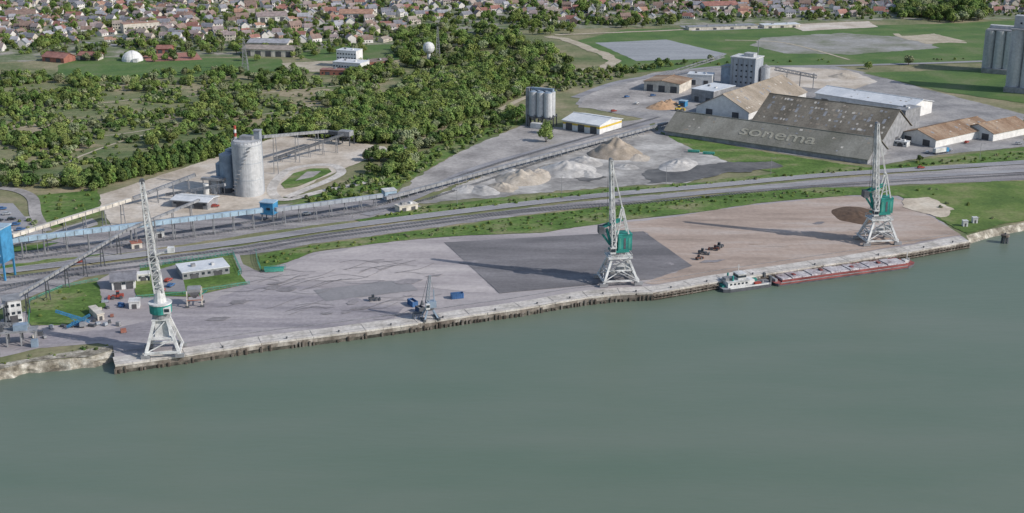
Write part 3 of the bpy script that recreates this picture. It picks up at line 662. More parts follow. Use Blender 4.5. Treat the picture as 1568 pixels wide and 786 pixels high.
def gallery(name,p0,p1,w,h,mat,legs=6,legm=mg,trestle=True,truss=False):
    o=O(name); p0=Vector(p0);p1=Vector(p1);d=(p1-p0); dn=d.normalized(); sx=Vector((-d.y,d.x,0)).normalized(); up=sx.cross(dn)*-1
    if up.z<0: up=-up
    o.cur='gallery'; vs=[]
    for p in (p0,p1):
        for a,b_ in ((-1,0),(1,0),(1,1),(-1,1)): vs.append(p+sx*(a*w/2)+up*(b_*h))
    o.add(vs,[(0,1,2,3),(7,6,5,4),(0,4,5,1),(1,5,6,2),(2,6,7,3),(3,7,4,0)],mat)
    n=int(d.length/4); o.cur='ribs'
    for i in range(n+1):
        p=p0+d*(i/n)
        for s in (-1,1): o.beam(p+sx*s*(w/2+.08),p+sx*s*(w/2+.08)+up*h,.2,legm)
    if legs:
        o.cur='legs'
        for i in range(legs):
            p=p0+d*((i+.5)/legs)
            if p.z>1.2:
                for s in (-1,1): o.beam((p.x+sx.x*s*w*.8,p.y+sx.y*s*w*.8,0),(p.x+sx.x*s*w*.4,p.y+sx.y*s*w*.4,p.z),.35,legm)
                o.beam((p.x-sx.x*w*.6,p.y-sx.y*w*.6,p.z*.5),(p.x+sx.x*w*.6,p.y+sx.y*w*.6,p.z*.5),.25,legm)
    return o.done()
gallery('covered_conveyor',W(15,372,8),W(402,325,8),2.3,2.1,lblue,12)
gallery('covered_conveyor',W(422,324,8),W(585,302,5),2.1,1.8,sg,7)
gallery('covered_conveyor',W(590,306,2.2),W(1022,190,2.2),2.2,1.6,mg,40)
gallery('covered_conveyor',W(18,364,11),W(200,308,11),1.9,1.6,wall_c,6)
gallery('covered_conveyor',W(-10,478,9),W(192,355,9),1.2,1.1,mg,7,dk)
gallery('covered_conveyor',W(192,355,9),W(305,308,14),1.2,1.1,mg,4)
gallery('covered_conveyor',W(205,306,3),W(300,270,12),1.8,1.6,mg,4)
gallery('covered_conveyor',W(402,212,24),W(500,203,9),1.8,1.6,mg,3)
gallery('covered_conveyor',W(420,245,2),W(525,208,10),1.4,1.4,dk,5)
gallery('covered_conveyor',W(255,300,2),W(345,285,10),1.4,1.4,mg,3)
o=O('aggregate_hopper',W(530,222),rad(-20)); o.cur='frame'
for x in (-4,4):
    for y in (-3,3): o.beam((x,y,0),(x,y,6),.5,dk)
o.cur='bin'; o.box((0,0,4),(5,4,0.1),dk); o.box((0,0,6),(8,6,3),mg); o.cyl((0,0,3),(0,0,6),1,3.8,dk,4); o.cur='shed'; o.box((-12,4,5),(14,3,2.2),dk)
for x in (-17,-12,-7): o.beam((x,4,0),(x,4,5),.4,dk)
o.done()
o=O('blue_transfer_house',W(413,337),rad(-15)); o.cur='legs'
for x in (-2.8,2.8):
    for y in (-2.5,2.5): o.beam((x,y,0),(x,y,4),.5,mg)
o.cur='house'; o.box((0,0,3.5),(7,6,6),blue); o.cur='roof'; o.box((0,0,9.5),(7.6,6.6,.4),lblue); o.cur='window'; o.box((1,-3.06,6),(2,.12,1.2),glass); o.done()
o=O('blue_transfer_tower',W(3,425),rad(-10)); o.cur='tower'; o.box((0,0,8),(9,9,15),blue); o.cur='roof'; o.box((0,0,23),(9.6,9.6,.5),lblue); o.cur='legs'
for x in (-4,4):
    for y in (-4,4): o.beam((x,y,0),(x,y,8),.7,blue)
o.beam((-4,-4,0),(4,-4,8),.35,mg); o.beam((4,-4,0),(-4,-4,8),.35,mg); o.cur='windows'
for z in (11,15,19): o.box((1,-4.55,z),(5,.12,1),lblue)
o.done()
flat('transfer_station',(590,308),(608,306),6,5,lblue,wht,1)
flat('site_cabin',(612,326),(640,321),5,3,wall_c,wall_c,2)
flat('site_office',(280,430),(352,420),13,3.4,mg,roof_wh,2,8)
gable('compound_shed',(172,445),(208,442),9,4,6,'u',wall_w,rf[2],2,wins=3)
flat('store_hut',(198,474),(214,473),4.5,3,wht,wht,1); flat('store_hut',(150,492),(160,490),11,2.6,wall_c,wall_c,1)
flat('store_hut',(210,432),(230,430),4,3,wht,wall_w,1,2); flat('store_hut',(238,365),(252,364),4,3,wht,wht,1); flat('store_hut',(202,382),(218,380),4,2.6,wall_c,brick,1)
flat('white_control_tower',(10,500),(36,496),8,10,wht,mg,1,3)
def fence(px,h=2.0,m=None):
    m=m or tealf; o=O('green_fence'); o.cur='posts'; P=[W(*p) for p in px]
    for i in range(len(P)-1):
        a,b2=P[i],P[i+1]; d=b2-a; n=max(1,int(d.length/2.5))
        for j in range(n+1): p=a+d*(j/n); o.beam((p.x,p.y,0),(p.x,p.y,h),.14,m)
    o.cur='rails'
    for i in range(len(P)-1):
        a,b2=P[i],P[i+1]
        for z in (.5,1.2,h-.1): o.beam((a.x,a.y,z),(b2.x,b2.y,z),.12,m)
    o.done()
fence([(215,412),(268,404),(357,391),(370,420),(365,423)],2.4); fence([(208,458),(280,452),(382,436)],1.6)
fence([(392,388),(394,402),(400,416),(437,412)],2.2); fence([(44,500),(46,462),(95,441),(150,430)],1.2); fence([(0,448),(60,432),(140,418)],1.6,dk)
o=O('green_skip',W(420,416),rad(8)); o.box((0,0,.3),(8,2.4,1.6),tealf,tx=1.1); o.box((0,0,1.9),(8.2,2.0,.1),teal); o.done()
for i in range(26):
    x=R.uniform(15,200); y=R.uniform(455,520); 
    if y<500 and x<140: continue
    o=O('equipment_crate',W(x,y)+Vector((0,0,.2)),R.random()*3); w=R.uniform(1,3.2); o.box((0,0,0),(w,1.4,.15),dk); o.box((0,0,.15),(w*.9,1.3,R.uniform(.6,1.6)),R.choice((mg,dk,bblue,wall_c,brick,sg)),tx=.96,ty=.96); o.done()
# ---------------------------------------------------------------- town landmarks
o=O('white_inflatable_dome',W(203,93)); vs=[];n=20
for j in range(7):
    t=j/6*math.pi/2
    for i in range(n): a=i*2*math.pi/n; vs.append((9*math.cos(a)*math.cos(t),9*math.sin(a)*math.cos(t),8.5*math.sin(t)))
o.cur='shell'; o.add(vs,[(j*n+i,j*n+(i+1)%n,(j+1)*n+(i+1)%n,(j+1)*n+i) for j in range(6) for i in range(n)],wall_w); o.cur='ribs'
for i in range(0,n,4):
    a=i*2*math.pi/n
    for j in range(6):
        t=j/6*math.pi/2;t2=(j+1)/6*math.pi/2; o.beam((9.05*math.cos(a)*math.cos(t),9.05*math.sin(a)*math.cos(t),8.55*math.sin(t)),(9.05*math.cos(a)*math.cos(t2),9.05*math.sin(a)*math.cos(t2),8.55*math.sin(t2)),.3,wht)
o.cur='entrance'; o.box((5,-8,0),(4,4,3),wht); o.done()
gable('red_roof_hall',(65,94),(98,97),14,4,7,'u',brick,rf[3],2); gable('red_roof_hall',(120,92),(150,93),10,4,6,'u',wall_c,rf[3],2); gable('red_roof_hall',(240,82),(262,82),10,4,6,'u',brick,rf[3],2)
flat('school_block',(510,110),(552,113),16,8,wall_w,roof_wh,2,10); flat('school_wing',(516,103),(546,105),12,14,wall_w,roof_wh,0,7); flat('brick_school_wing',(490,115),(560,117),9,4,brick,rf[3],3,8)
flat('brick_sports_hall',(556,108),(600,104),14,6,brick,rf[1],2,6)
gable('long_factory_hall',(372,86),(450,88),20,6,8,'u',wall_c,rf[5],5); gable('long_factory_hall',(380,76),(440,77),20,6,8,'u',wall_c,rf[6],4)
flat('apartment_block',(190,52),(245,48),12,9,wall_c,rf[0],2,10); flat('long_greenhouse',(1055,47),(1160,44),12,3,wall_c,mg,4); flat('long_greenhouse',(1170,44),(1225,42),12,3,wall_c,roof_wh,3)
for a,b_ in (((395,35),(440,33)),((1080,18),(1130,16)),((10,32),(55,30)),((520,30),(570,30))): gable('village_hall',a,b_,16,6,9,'u',wl[0],R.choice(rf),3,wins=5)
o=O('water_tower',W(657,97)); o.cur='stem'; o.cyl((0,0,0),(0,0,9),1.8,1.4,wht,14); o.cur='tank'
n=16; vs=[(5*math.cos(i*2*math.pi/n)*math.sin(math.pi*(j+.02)/8.04),5*math.sin(i*2*math.pi/n)*math.sin(math.pi*(j+.02)/8.04),13-5*math.cos(math.pi*(j+.02)/8.04)) for j in range(9) for i in range(n)]
o.add(vs,[(j*n+i,j*n+(i+1)%n,(j+1)*n+(i+1)%n,(j+1)*n+i) for j in range(8) for i in range(n)],wht); o.done()
o=O('radio_mast',W(671,96)); o.lattice((0,0,0),(0,0,30),4,.6,10,mg,.35); o.done()
o=O('power_pylon',W(376,108)); o.cur='tower'; o.lattice((0,0,0),(0,0,26),5,.7,9,mg,.3); o.cur='arms'
for z in (18,22,25): o.beam((-4,0,z),(4,0,z),.3,mg)
o.done()
# ---------------------------------------------------------------- piles
def pile(name,px,py,r,h,mat,ry=1,seed=0,rot=0):
    c=W(px,py); nr,na=14,48; vs=[(0,0,h)]
    for j in range(1,nr+1):
        k=j/nr
        for i in range(na):
            a=i*2*math.pi/na; rr=r*k*(1+.2*noise.noise(Vector((math.cos(a)*1.5,math.sin(a)*1.5,seed))))
            z=h*(1-k)**.95+ h*.16*noise.noise(Vector((math.cos(a)*k*5,math.sin(a)*k*5,seed+4)))*(1-k)*2
            if j==nr: z=0
            vs.append((rr*math.cos(a),rr*math.sin(a)*ry,max(z,0)))
    fs=[(0,1+i,1+(i+1)%na) for i in range(na)]+[(1+(j-1)*na+i,1+j*na+i,1+j*na+(i+1)%na,1+(j-1)*na+(i+1)%na) for j in range(1,nr) for i in range(na)]
    o=O(name,(c.x,c.y,.15),rot); o.add(vs,fs,mat); ob=o.done()
    for p in ob.data.polygons: p.use_smooth=True
pile('sand_pile',943,236,17,10,m_sandp,1,1)
for i,(x,y,r,h,ry) in enumerate(((800,276,17,6,.8),(768,288,11,3,.7),(825,268,9,3.5,1),(868,262,19,6,.9),(895,250,13,4,.9),(848,258,9,3,1),(1038,254,18,3.2,.6),(740,292,12,2,.7),(900,268,10,2.5,.7),(975,242,10,2.2,.8),(715,290,9,1.8,.8),(785,266,9,2.5,1),(958,256,8,1.6,.8))): pile('gravel_pile',x,y,r,h,m_beigep if i in (0,1,2,5,9) else m_whp,ry,i+5,R.random()*3)
pile('orange_pile',1012,166,11,5,m_orp,.7,40); pile('orange_pile',1025,161,8,4,m_orp,.8,41); pile('brown_bulk_pile',1312,330,12,1.8,m_pileB,1.4,42)
pile('sand_pile',1292,118,12,3,m_beigep,.7,44)
o=O('blue_storage_bay',W(1046,163),rad(-30)); o.box((0,0,0),(5,5,4),blue); o.box((0,0,4),(5.5,5.5,.3),lblue); o.box((0,-2.55,0),(3,.1,3),doorm); o.done()
for i,(x,y) in enumerate(((1062,234),(1085,237))):
    o=O('green_container',W(x,y)+Vector((0,0,.2)),rad(-12)); o.box((0,0,.2),(7,1.8,1.3),tealf); 
    for k in range(7): o.box((-3.2+k*1.05,-.94,.3),(.2,.1,1.1),teal)
    o.done()
# ---------------------------------------------------------------- cranes
def crane(px,py,rot,tipx,top,cabdir=1):
    o=O('harbour_portal_crane',W(px,py)+Vector((0,0,.3)),rot); o.cur='portal'
    for sx in (-1,1):
        for sy in (-1,1):
            o.beam((sx*7.6,sy*6,1),(sx*3.6,sy*3,11.5),.95,wht); o.box((sx*7.6,sy*6,0),(3.6,1.2,1.4),mg)
            for k in (-1,1): o.cyl((sx*7.6+k*1.1,sy*6-.5,.45),(sx*7.6+k*1.1,sy*6+.5,.45),.45,.45,dk,10)
        o.beam((sx*7.6,-6,2.2),(sx*7.6,6,2.2),.8,wht); o.beam((sx*5.7,-4.5,6.4),(sx*5.7,4.5,6.4),.5,wht)
        o.beam((sx*7.6,-6,2),(sx*5.6,4.6,6.6),.3,wht); o.beam((sx*7.6,6,2),(sx*5.6,-4.6,6.6),.3,wht)
    for sy in (-1,1):
        o.beam((-7.6,sy*6,2.2),(7.6,sy*6,2.2),.7,wht); o.beam((-5.7,sy*4.5,6.4),(5.7,sy*4.5,6.4),.5,wht)
        o.beam((-5.7,sy*4.5,6.4),(3.6,sy*3,11.4),.35,wht); o.beam((5.7,sy*4.5,6.4),(-3.6,sy*3,11.4),.35,wht)
        o.beam((-7.6,sy*6,2.2),(0,sy*4.7,6.4),.3,wht); o.beam((7.6,sy*6,2.2),(0,sy*4.7,6.4),.3,wht)
    o.box((0,0,4.2),(10,8,.25),mg); o.box((1.5,1,4.4),(3.5,3,2.2),wht); o.box((-3,-1.5,4.4),(2,2,1.8),mg); o.box((3.5,-2.5,6.7),(2,1.6,2),wht)
    o.box((0,0,11.4),(10.5,8.5,.7),wht); o.cur='portal_railing'
    for s in (-1,1):
        o.beam((-5.2,s*4.2,13.2),(5.2,s*4.2,13.2),.15,wht); o.beam((s*5.2,-4.2,13.2),(s*5.2,4.2,13.2),.15,wht)
        for k in range(6): o.beam((-5.2+k*2.08,s*4.2,12.1),(-5.2+k*2.08,s*4.2,13.2),.13,wht)
    o.cur='stairs'; o.beam((7,-6.6,1.5),(-4,-5.2,7.6),.35,mg); o.beam((-4,-5.2,7.6),(4,-4.2,12),.35,mg)
    o.cur='slewing_ring'; o.cyl((0,0,12.1),(0,0,14),2.9,2.9,mg,20); o.box((0,0,14),(8,6.4,.6),teal)
    o.cur='machinery_house'; o.box((2.2,.5,14.6),(6.0,6,7.0),teal); o.box((2.2,.5,21.6),(6.3,6.3,.3),teal); o.box((5.25,.5,16),(.12,3,1.2),glass)
    for k in range(3): o.box((0+k*2,-2.55,15.4),(.9,.1,4.8),dk if k==1 else tealf)
    o.cur='cab'; o.box((-3.2,-2.6,13.6),(2.4,2.4,2.8),wht); o.box((-3.2,-3.85,14.6),(2,.1,1.4),glass); o.box((-4.45,-2.6,14.6),(.1,2,1.4),glass)
    o.cur='a_frame'
    for s in (-1,1):
        o.beam((3.8,s*2.2,21.5),(1.2,s*1.2,33),.6,wht); o.beam((-2.5,s*2.2,14.5),(1.2,s*1.2,33),.55,wht)
        o.beam((2.9,s*1.9,25.5),(-.6,s*1.8,24.5),.3,wht)
    o.beam((1.2,-1.4,33),(1.2,1.4,33),.6,wht); o.beam((2.4,-1.8,28),(2.4,1.8,28),.35,wht)
    o.cur='jib'
    for s in (-1,1):
        o.lattice((-2.6,s*2.1,15.8),(tipx,s*.6,top),1.7,.9,12,wht,.36)
    for k in range(1,9):
        q=k/9; o.beam(Vector((-2.6,-2.1,15.8)).lerp(Vector((tipx,-.6,top)),q),Vector((-2.6,2.1,15.8)).lerp(Vector((tipx,.6,top)),q),.3,wht)
    o.beam((1.2,-.6,33),(tipx+.3,-.5,top-1),.3,wht); o.beam((1.2,.6,33),(tipx+.3,.5,top-1),.3,wht)
    o.cyl((tipx,-1,top),(tipx,1,top),.9,.9,mg,12)
    o.cur='counterweight_lever'; o.beam((1,1.4,28),(-7.5,1.2,25),.7,teal); o.beam((1,-1.4,28),(-7.5,-1.2,25),.7,teal); o.box((-7.9,0,22.2),(2.4,3.6,3.2),dk); o.beam((-7.5,0,22),(-4,0,17),.9,teal); o.beam((-5.5,0,24),(-3,0,15.4),1.1,teal)
    o.cur='hook_rope'; hx=tipx-1.2; o.beam((hx,0,top),(hx,0,24),.12,dk); o.box((hx,0,22.4),(.9,.7,1.6),dk)
    o.done()
crane(946,432,rad(9),-4.2,54); crane(1343,371,rad(8),-5,57)
o=O('level_luffing_dock_crane',W(252,541)+Vector((0,0,.3)),rad(8)); o.cur='portal'
for sx in (-1,1):
    for sy in (-1,1): o.beam((sx*6.2,sy*5.4,1),(sx*2.2,sy*2.2,14),1.1,wht); o.box((sx*6.2,sy*5.4,0),(3.2,1.2,1.4),mg)
    o.beam((sx*6.2,-5.4,2),(sx*6.2,5.4,2),.8,wht); o.beam((sx*4.4,-4,7),(sx*4.4,4,7),.5,wht)
    o.beam((-6.2,sx*5.4,2),(6.2,sx*5.4,2),.8,wht); o.beam((-4.4,sx*4,7),(4.4,sx*4,7),.5,wht); o.beam((-6.2,sx*5.4,2),(4.4,sx*4,7),.35,wht); o.beam((-4.4,sx*4,7),(2.2,sx*2.2,14),.35,wht)
o.box((0,0,7),(8,7,.3),wht); o.box((0,0,7.3),(5.2,4.6,5.8),wht,tx=.8,ty=.8); o.box((0,0,13.6),(6.5,6,.6),wht)
o.cur='slewing_house'; o.cyl((0,0,14.2),(0,0,16.2),3.2,3.2,mg,20); o.cyl((0,0,16.2),(0,0,19.6),4.0,4.0,teal,20); o.cyl((0,0,19.6),(0,0,20.1),4.3,4.3,wht,20); o.box((2.6,-2.6,16.5),(2.4,2.4,2.4),wht); o.box((2.6,-3.85,17.3),(1.8,.1,1.2),glass)
o.cur='tower'; o.cyl((0,0,20),(0,0,25),2.4,1.7,wht,12); o.lattice((0,0,24),(-1.2,0,38),3.0,2.6,6,wht,.45); o.cyl((0,0,25),(-1,0,36),.9,.8,wht,8); o.box((-.6,0,30),(3.2,2.8,2),mg); o.box((-1.2,0,36.5),(2.8,2.6,1.8),dk)
o.cur='boom'; o.lattice((-1.2,0,38),(-2.6,0,66),2.5,1.1,11,wht,.42); o.beam((1.6,0,34),(-2.2,0,64),.25,mg); o.cyl((-2.6,-.7,66),(-2.6,.7,66),1,1,dk,12)
o.beam((-1.2,0,38),(6,0,40),.6,wht); o.box((5.5,0,39),(2.4,2,2),wht); o.cur='hook_rope'; o.beam((-3.3,0,66),(-3.3,0,30),.12,dk); o.box((-3.3,0,28.6),(.8,.6,1.5),dk); o.done()
o=O('small_quay_crane',W(658,489)+Vector((0,0,.3)),rad(20)); o.cur='base'
for sx in (-1,1):
    for sy in (-1,1): o.beam((sx*3,sy*2.6,0),(sx*1.2,sy*1.2,4),.6,sbl); 
    o.box((sx*3,0,0),(1,7,.8),dk)
o.cyl((0,0,4),(0,0,4.8),1.9,1.9,dk,14); o.cur='house'; o.box((.6,0,4.8),(3.8,3,2.6),sbl); o.box((-1.4,-2.2,4.9),(1.6,1.4,2.2),wht); o.box((-1.4,-2.95,5.7),(1.3,.1,1.1),glass)
o.cur='boom'; o.lattice((-1,0,6),(.5,0,18),1.3,.6,9,sg,.22); o.beam((2,0,7.4),(1.8,0,12),.35,sbl); o.beam((1.8,0,12),(.5,0,18),.18,mg); o.cur='grab'; o.beam((-.3,0,17.8),(-3,0,8),.12,dk); o.cyl((-3,0,6.3),(-3,0,8),.9,.3,dk,8); o.done()
def skip(px,py,rot,c=None,L_=5.2):
    o=O('blue_skip_container',W(px,py)+Vector((0,0,.2)),rot); m=c or bblue
    w=2.5;h=2.0
    o.cur='shell'; o.box((0,0,0),(L_,w,.2),m)
    for s in (-1,1):
        o.box((0,s*(w/2-.08),.2),(L_,.16,h),m); o.box((s*(L_/2-.08),0,.2),(.16,w-.33,h),m)
        for k in range(6): o.box((-L_/2+.4+k*(L_-.8)/5,s*(w/2+.05),.2),(.15,.1,h-.2),bblue)
    o.cur='load'; o.box((0,0,.2),(L_-.4,w-.4,1.3),sg,tx=.8,ty=.7); o.done()
skip(632,468,rad(-60)); skip(700,457,rad(15)); skip(640,488,rad(20),mg,4); skip(643,478,rad(-55),dk,3.5)
o=O('dockside_hopper',W(299,468)+Vector((0,0,.2)),rad(10)); o.cur='frame'
for sx in (-1,1):
    for sy in (-1,1): o.beam((sx*3,sy*2.6,0),(sx*2.8,sy*2.4,7),.45,wall_c); o.box((sx*3,sy*2.6,0),(1.6,.8,.8),dk)
    o.beam((sx*3,-2.6,3),(sx*3,2.6,3),.35,brick); o.beam((-3,sx*2.6,3),(3,sx*2.6,3),.35,brick)
o.cur='bin'; o.cyl((0,0,3.2),(0,0,6.4),.8,3.6,mg,4); o.cyl((0,0,6.4),(0,0,7.6),3.6,3.8,mg,4); o.beam((2,0,4),(5,0,6),.5,tealf); o.done()
o=O('blue_mobile_conveyor',W(120,500)+Vector((0,0,.2)),rad(12)); o.cur='booms'; o.lattice((4.5,0,1.5),(-8,1,6.5),.8,.8,10,blue,.16); o.lattice((-4,-3,1),(5,-2,5),.7,.7,7,blue,.16); o.cur='chassis'; o.box((0,0,.6),(5,2.2,1),bblue); o.box((2,-2,.6),(2.4,1.8,1.5),mg)
for x in (-2,2):
    for s in (-1,1): o.cyl((x,s*1.1,.6),(x,s*1.5,.6),.6,.6,dk,10)
o.beam((0,0,1),(-4,.5,4.8),.25,blue); o.done()
o=O('barge_loading_gantry',W(22,528),rad(12)); o.cur='frame'
for x in (-7,-2,3,8):
    for y in (-2.5,2.5): o.beam((x,y,0),(x,y,6),.45,mg)
    o.beam((x,-2.5,0),(x,2.5,6),.25,mg)
o.box((.5,0,5.6),(17,6,.4),mg); o.cur='machinery'; o.box((3,0,6),(5,3.5,2.2),sbl); o.box((-5,0,6),(3.5,3,1.8),dk); o.lattice((6,0,7),(-14,2,9),1.4,1.4,12,mg,.2); o.box((8,-4,0),(2.5,2,3),sbl); o.done()
# ---------------------------------------------------------------- vehicles
def loader(px,py,rot,c=None,s_=1):
    c=c or dk; o=O('wheel_loader',W(px,py)+Vector((0,0,.25)),rot); o.cur='chassis'; o.box((-1.4,0,.9),(3,2,1.2),c); o.box((1.3,0,.8),(2.2,1.5,.9),c); o.cur='cab'; o.box((-.3,0,2.1),(1.5,1.5,1.4),glass,tx=.9,ty=.9); o.box((-.3,0,3.5),(1.5,1.5,.15),c)
    o.cur='wheels'
    for x in (-1.8,1.7):
        for s in (-1,1): o.cyl((x,s*.8,.8),(x,s*1.35,.8),.8,.8,dk,12)
    o.cur='bucket'; o.beam((1.5,.5,1.5),(3.4,.5,.8),.25,c); o.beam((1.5,-.5,1.5),(3.4,-.5,.8),.25,c); o.box((3.8,0,.1),(1.1,2.8,1.3),c,tx=.6); e=o.done(); e.scale=(s_,)*3
loader(1101,381,rad(60),None,.8); loader(1094,384,rad(160),obm('rust_red',(.15,.06,.045)),.7); loader(1076,390,rad(-20),None,.75); loader(1070,398,rad(40),obm('loader_brown',(.14,.07,.05)),.6)
loader(180,458,rad(190),red,.9); loader(572,461,rad(15),dk,.7); loader(1040,170,rad(20),yel)
cc=[wht,obm('car_black',(.03,.03,.035),.1,.3),obm('car_silver',(.35,.36,.38),.1,.3),bblue,red]
def carmesh(c):
    o=O('c'); prof=[(-2.1,.35),(-2.15,.9),(-1.9,1.0),(-1.5,1.45),(.3,1.45),(1.0,.98),(2.0,.85),(2.1,.4)]; n=len(prof)
    V=[(x,-.85,z) for x,z in prof]+[(x,.85,z) for x,z in prof]
    o.add(V,[tuple(range(n)),tuple(range(2*n-1,n-1,-1))]+[(i,(i+1)%n,n+(i+1)%n,n+i) for i in range(n)],c)
    for s in (-1,1): o.add([(-1.6,s*.86,1.02),(.7,s*.86,1.02),(.2,s*.86,1.36),(-1.4,s*.86,1.36)],[(0,1,2,3)],glass)
    o.add([(.36,-.7,1.43),(.36,.7,1.43),(.95,.75,1.03),(.95,-.75,1.03)],[(0,1,2,3)],glass)
    for x in (-1.3,1.3):
        for s in (-1,1): o.cyl((x,s*.7,.33),(x,s*.9,.33),.33,.33,dk,10)
    return o.mesh('body')
cm=[carmesh(c) for c in cc]
def car(p,rot):
    ob=bpy.data.objects.new('parked_car',R.choice(cm)); COL.objects.link(ob); ob.location=(p[0],p[1],.42); ob.rotation_euler[2]=rot
for i in range(5): car(W(4+i*7,322+i*8),rad(20)); car(W(-8+i*7,332+i*8),rad(20))
for x,y,r in ((470,330,10),(262,440,70),(258,432,70),(246,447,10),(1290,187,-30),(1180,215,-30),(1420,235,60),(1455,232,60),(1560,222,0),(940,172,20),(960,150,40),(1410,259,8),(120,404,10),(1480,220,50),(330,318,10),(440,240,30),(1000,148,20),(975,160,60),(1110,140,10)): car(W(x,y),rad(r))
o=O('lorry',W(1438,236)+Vector((0,0,.3)),rad(30)); o.box((0,0,1),(9,2.5,2.6),wht); o.box((6,0,.6),(2.2,2.4,2.4),blue); o.box((7.12,0,1.8),(.05,2,.9),glass)
for x in (-3.5,-2.3,2.5,5.8):
    for s in (-1,1): o.cyl((x,s*.9,.5),(x,s*1.25,.5),.5,.5,dk,10)
o.done()
for x,y in ((1477,347),(1492,342)):
    o=O('white_marker_hut',W(x,y)); o.cur='walls'; o.box((0,0,0),(2.4,2.4,3),wht); o.cur='roof'; o.box((0,0,3),(2.6,2.6,.2),wht); o.cur='door'; o.box((0,-1.22,0),(.8,.05,1.9),doorm); o.done()
# ---------------------------------------------------------------- barge and pusher
a=W(1100,444,WZ);b2=W(1396,404,WZ); d=b2-a; Lb=d.length; an=math.atan2(d.y,d.x); print('convoy length',Lb)
WL=WZ
def hull(o,x0,x1,w,z0,z1,mat,bow,stern,deck):
    pl=[(x0,-w/2*.8),(x0+stern,-w/2),(x1-bow,-w/2),(x1-bow*.4,-w/2*.75),(x1,-w/2*.35),(x1,w/2*.35),(x1-bow*.4,w/2*.75),(x1-bow,w/2),(x0+stern,w/2),(x0,w/2*.8)]; n=len(pl)
    V=[(x,y,z0) for x,y in pl]+[(x,y,z1) for x,y in pl]
    o.add(V,[(i,(i+1)%n,n+(i+1)%n,n+i) for i in range(n)],mat); o.add([(x,y,z1) for x,y in pl],[tuple(range(n))],deck)
o=O('cargo_barge',(a.x,a.y,WL),an); x0=25.5; o.cur='hull'; hull(o,x0,Lb,11.4,-.4,1.3,dk,6,1,redb); 
o.cur='rubbing_strake'; 
for s in (-1,1): o.box(((x0+Lb)/2-2.5,s*5.72,.7),(Lb-x0-8,.14,.6),redb)
o.cur='coaming'
for s in (-1,1): o.box(((x0+Lb)/2-1,s*4.5,1.3),(Lb-x0-9,.25,1.0),redb); o.box(((x0+Lb)/2-2,s*5.5,1.3),(Lb-x0-9,.1,.35),mg)
o.cur='hatch_covers'; n=13; cl=(Lb-x0-10)/n
for i in range(n):
    o.box((x0+4+cl*(i+.5),0,1.32),(cl-.35,8.6,1.1+.3*(i%2)),hatch,tx=.98,ty=.82)
    if i%3==1: o.box((x0+4+cl*(i+.5),R.uniform(-1,1),2.6),(1.4,2,.5),redb)
    o.beam((x0+4+cl*i,-4.1,1.5),(x0+4+cl*i,4.1,1.5),.3,redb)
o.cur='bow_gear'; o.box((Lb-4,0,1.3),(2,3,1.2),wht); o.box((Lb-2.2,0,1.3),(.8,1.4,1.6),mg); o.box((x0+1.5,0,1.3),(1.2,6,1.2),mg); o.beam((Lb-3,0,1.3),(Lb-3,0,6),.2,wht); o.done()
o=O('pusher_tug',(a.x,a.y,WL),an); o.cur='hull'; hull(o,0,24.8,10.4,-.4,1.5,dk,2,3,mg); o.cur='gunwale'
for s in (-1,1): o.box((12.5,s*4.95,1.5),(19,.2,.6),wht)
o.cur='superstructure'; o.box((8,0,1.52),(10.5,6.8,2.4),wht); o.box((8,0,3.92),(11.2,7.4,.2),wht); o.box((14.6,0,1.52),(3.4,5,2),wall_w); o.box((4,0,4.12),(3,3,1.2),mg)
for i in range(5): 
    for s in (-1,1): o.box((4.2+i*1.9,s*3.42,2.5),(1,.08,.8),glass)
o.cur='wheelhouse'; o.box((10.2,0,4.12),(4,4.6,2.4),wht,tx=.9,ty=.9); o.box((10.2,0,5.1),(4.05,4.65,.9),glass,tx=.96,ty=.96); o.box((10.2,0,6.52),(4.4,4.8,.2),wht); o.beam((9.5,0,6.7),(9.5,0,10.5),.18,wht); o.beam((9.5,-1.2,9.4),(9.5,1.2,9.4),.12,wht)
o.cur='funnels'; 
for s in (-1,1): o.cyl((5.6,s*2.2,4.1),(5.6,s*2.2,6.4),.45,.4,teal,10)
o.cur='push_knees'
for s in (-1,1): o.box((24.2,s*2.6,1.5),(1,1.2,2.6),dk)
o.cur='deck_gear'; o.box((18.5,1.5,1.52),(2,1.6,1.1),teal); o.cyl((20.5,-2,1.5),(20.5,-2,2.6),.6,.6,mg,10); o.box((17.5,-3,1.52),(3,1.6,.9),red); o.box((1.5,0,1.52),(1.4,4,.9),teal); o.box((21,2.4,1.52),(1.8,1.2,.7),wht); o.done()
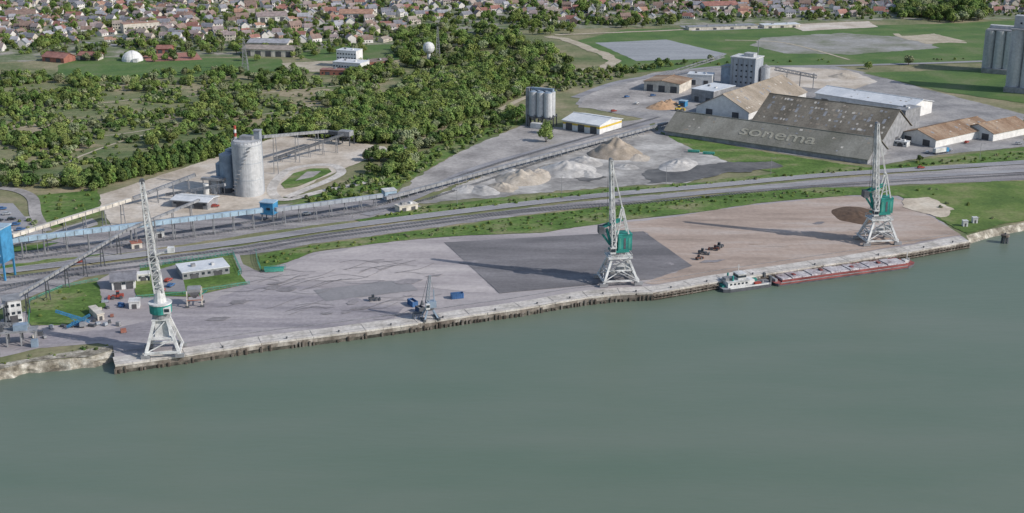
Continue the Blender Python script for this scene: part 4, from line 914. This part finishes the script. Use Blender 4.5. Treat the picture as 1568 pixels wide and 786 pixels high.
for k in (0.3,.62,.95):
    p=a.lerp(b2,k); nn=Vector((-d.y,d.x,0)).normalized(); q=p+nn*11; o=O('mooring_rope'); o.beam((p.x+nn.x*5,p.y+nn.y*5,-1.6),(q.x+3,q.y,.4),.1,wall_c); o.done()
o=O('mooring_dolphin',W(1538,372,WZ)); o.cur='piles'
for i in range(6): an_=i*1.047; o.cyl((1.6*math.cos(an_),1.6*math.sin(an_),-1),(1.3*math.cos(an_),1.3*math.sin(an_),3.6),.45,.45,dk,8)
o.cur='cap'; o.cyl((0,0,3.2),(0,0,4.2),2.0,2.0,m_pil,10); o.cyl((0,0,4.2),(0,0,5),.4,.4,dk,8); o.done()
for x,y in ((60,400),(180,385),(300,368),(420,350),(540,334),(700,316),(860,297),(1020,282),(1180,268),(1340,256),(1500,245)):
    o=O('street_lamp',W(x,y)); o.cyl((0,0,0),(0,0,10),.14,.1,mg,6); o.beam((0,0,10),(1.6,-1.6,10.3),.12,mg); o.box((1.7,-1.7,10.2),(.7,.4,.15),mg); o.done()
# ---------------------------------------------------------------- camera, light
cd=bpy.data.cameras.new('camera'); cam=bpy.data.objects.new('camera',cd); COL.objects.link(cam); cam.location=(0,0,H); cam.rotation_euler=(rad(90)-TH,0,0)
cd.sensor_width=36; cd.lens=36*F/1568; cd.clip_end=40000; cd.clip_start=1; sc.camera=cam
el=rad(33); az=math.atan2(90,-37)
sd=Vector((math.sin(az)*math.cos(el),math.cos(az)*math.cos(el),math.sin(el)))
ld=bpy.data.lights.new('sun','SUN'); ld.energy=4.0; ld.angle=rad(.5); ld.color=(1,.955,.90); lo=bpy.data.objects.new('sun',ld); COL.objects.link(lo); lo.rotation_euler=sd.to_track_quat('Z','Y').to_euler(); lo.location=(200,0,300)
w=bpy.data.worlds.new('World'); sc.world=w; w.use_nodes=True; nt=w.node_tree; bg=nt.nodes['Background']; sk=nt.nodes.new('ShaderNodeTexSky'); sk.sky_type='NISHITA'; sk.sun_disc=False; sk.sun_elevation=el; sk.sun_rotation=az; bg.inputs[1].default_value=.15
nt.links.new(sk.outputs[0],bg.inputs[0])
sc.view_settings.view_transform='Standard'; sc.view_settings.look='None'; sc.view_settings.exposure=0
print('trees',len(T),len(Hd),len(Bs))
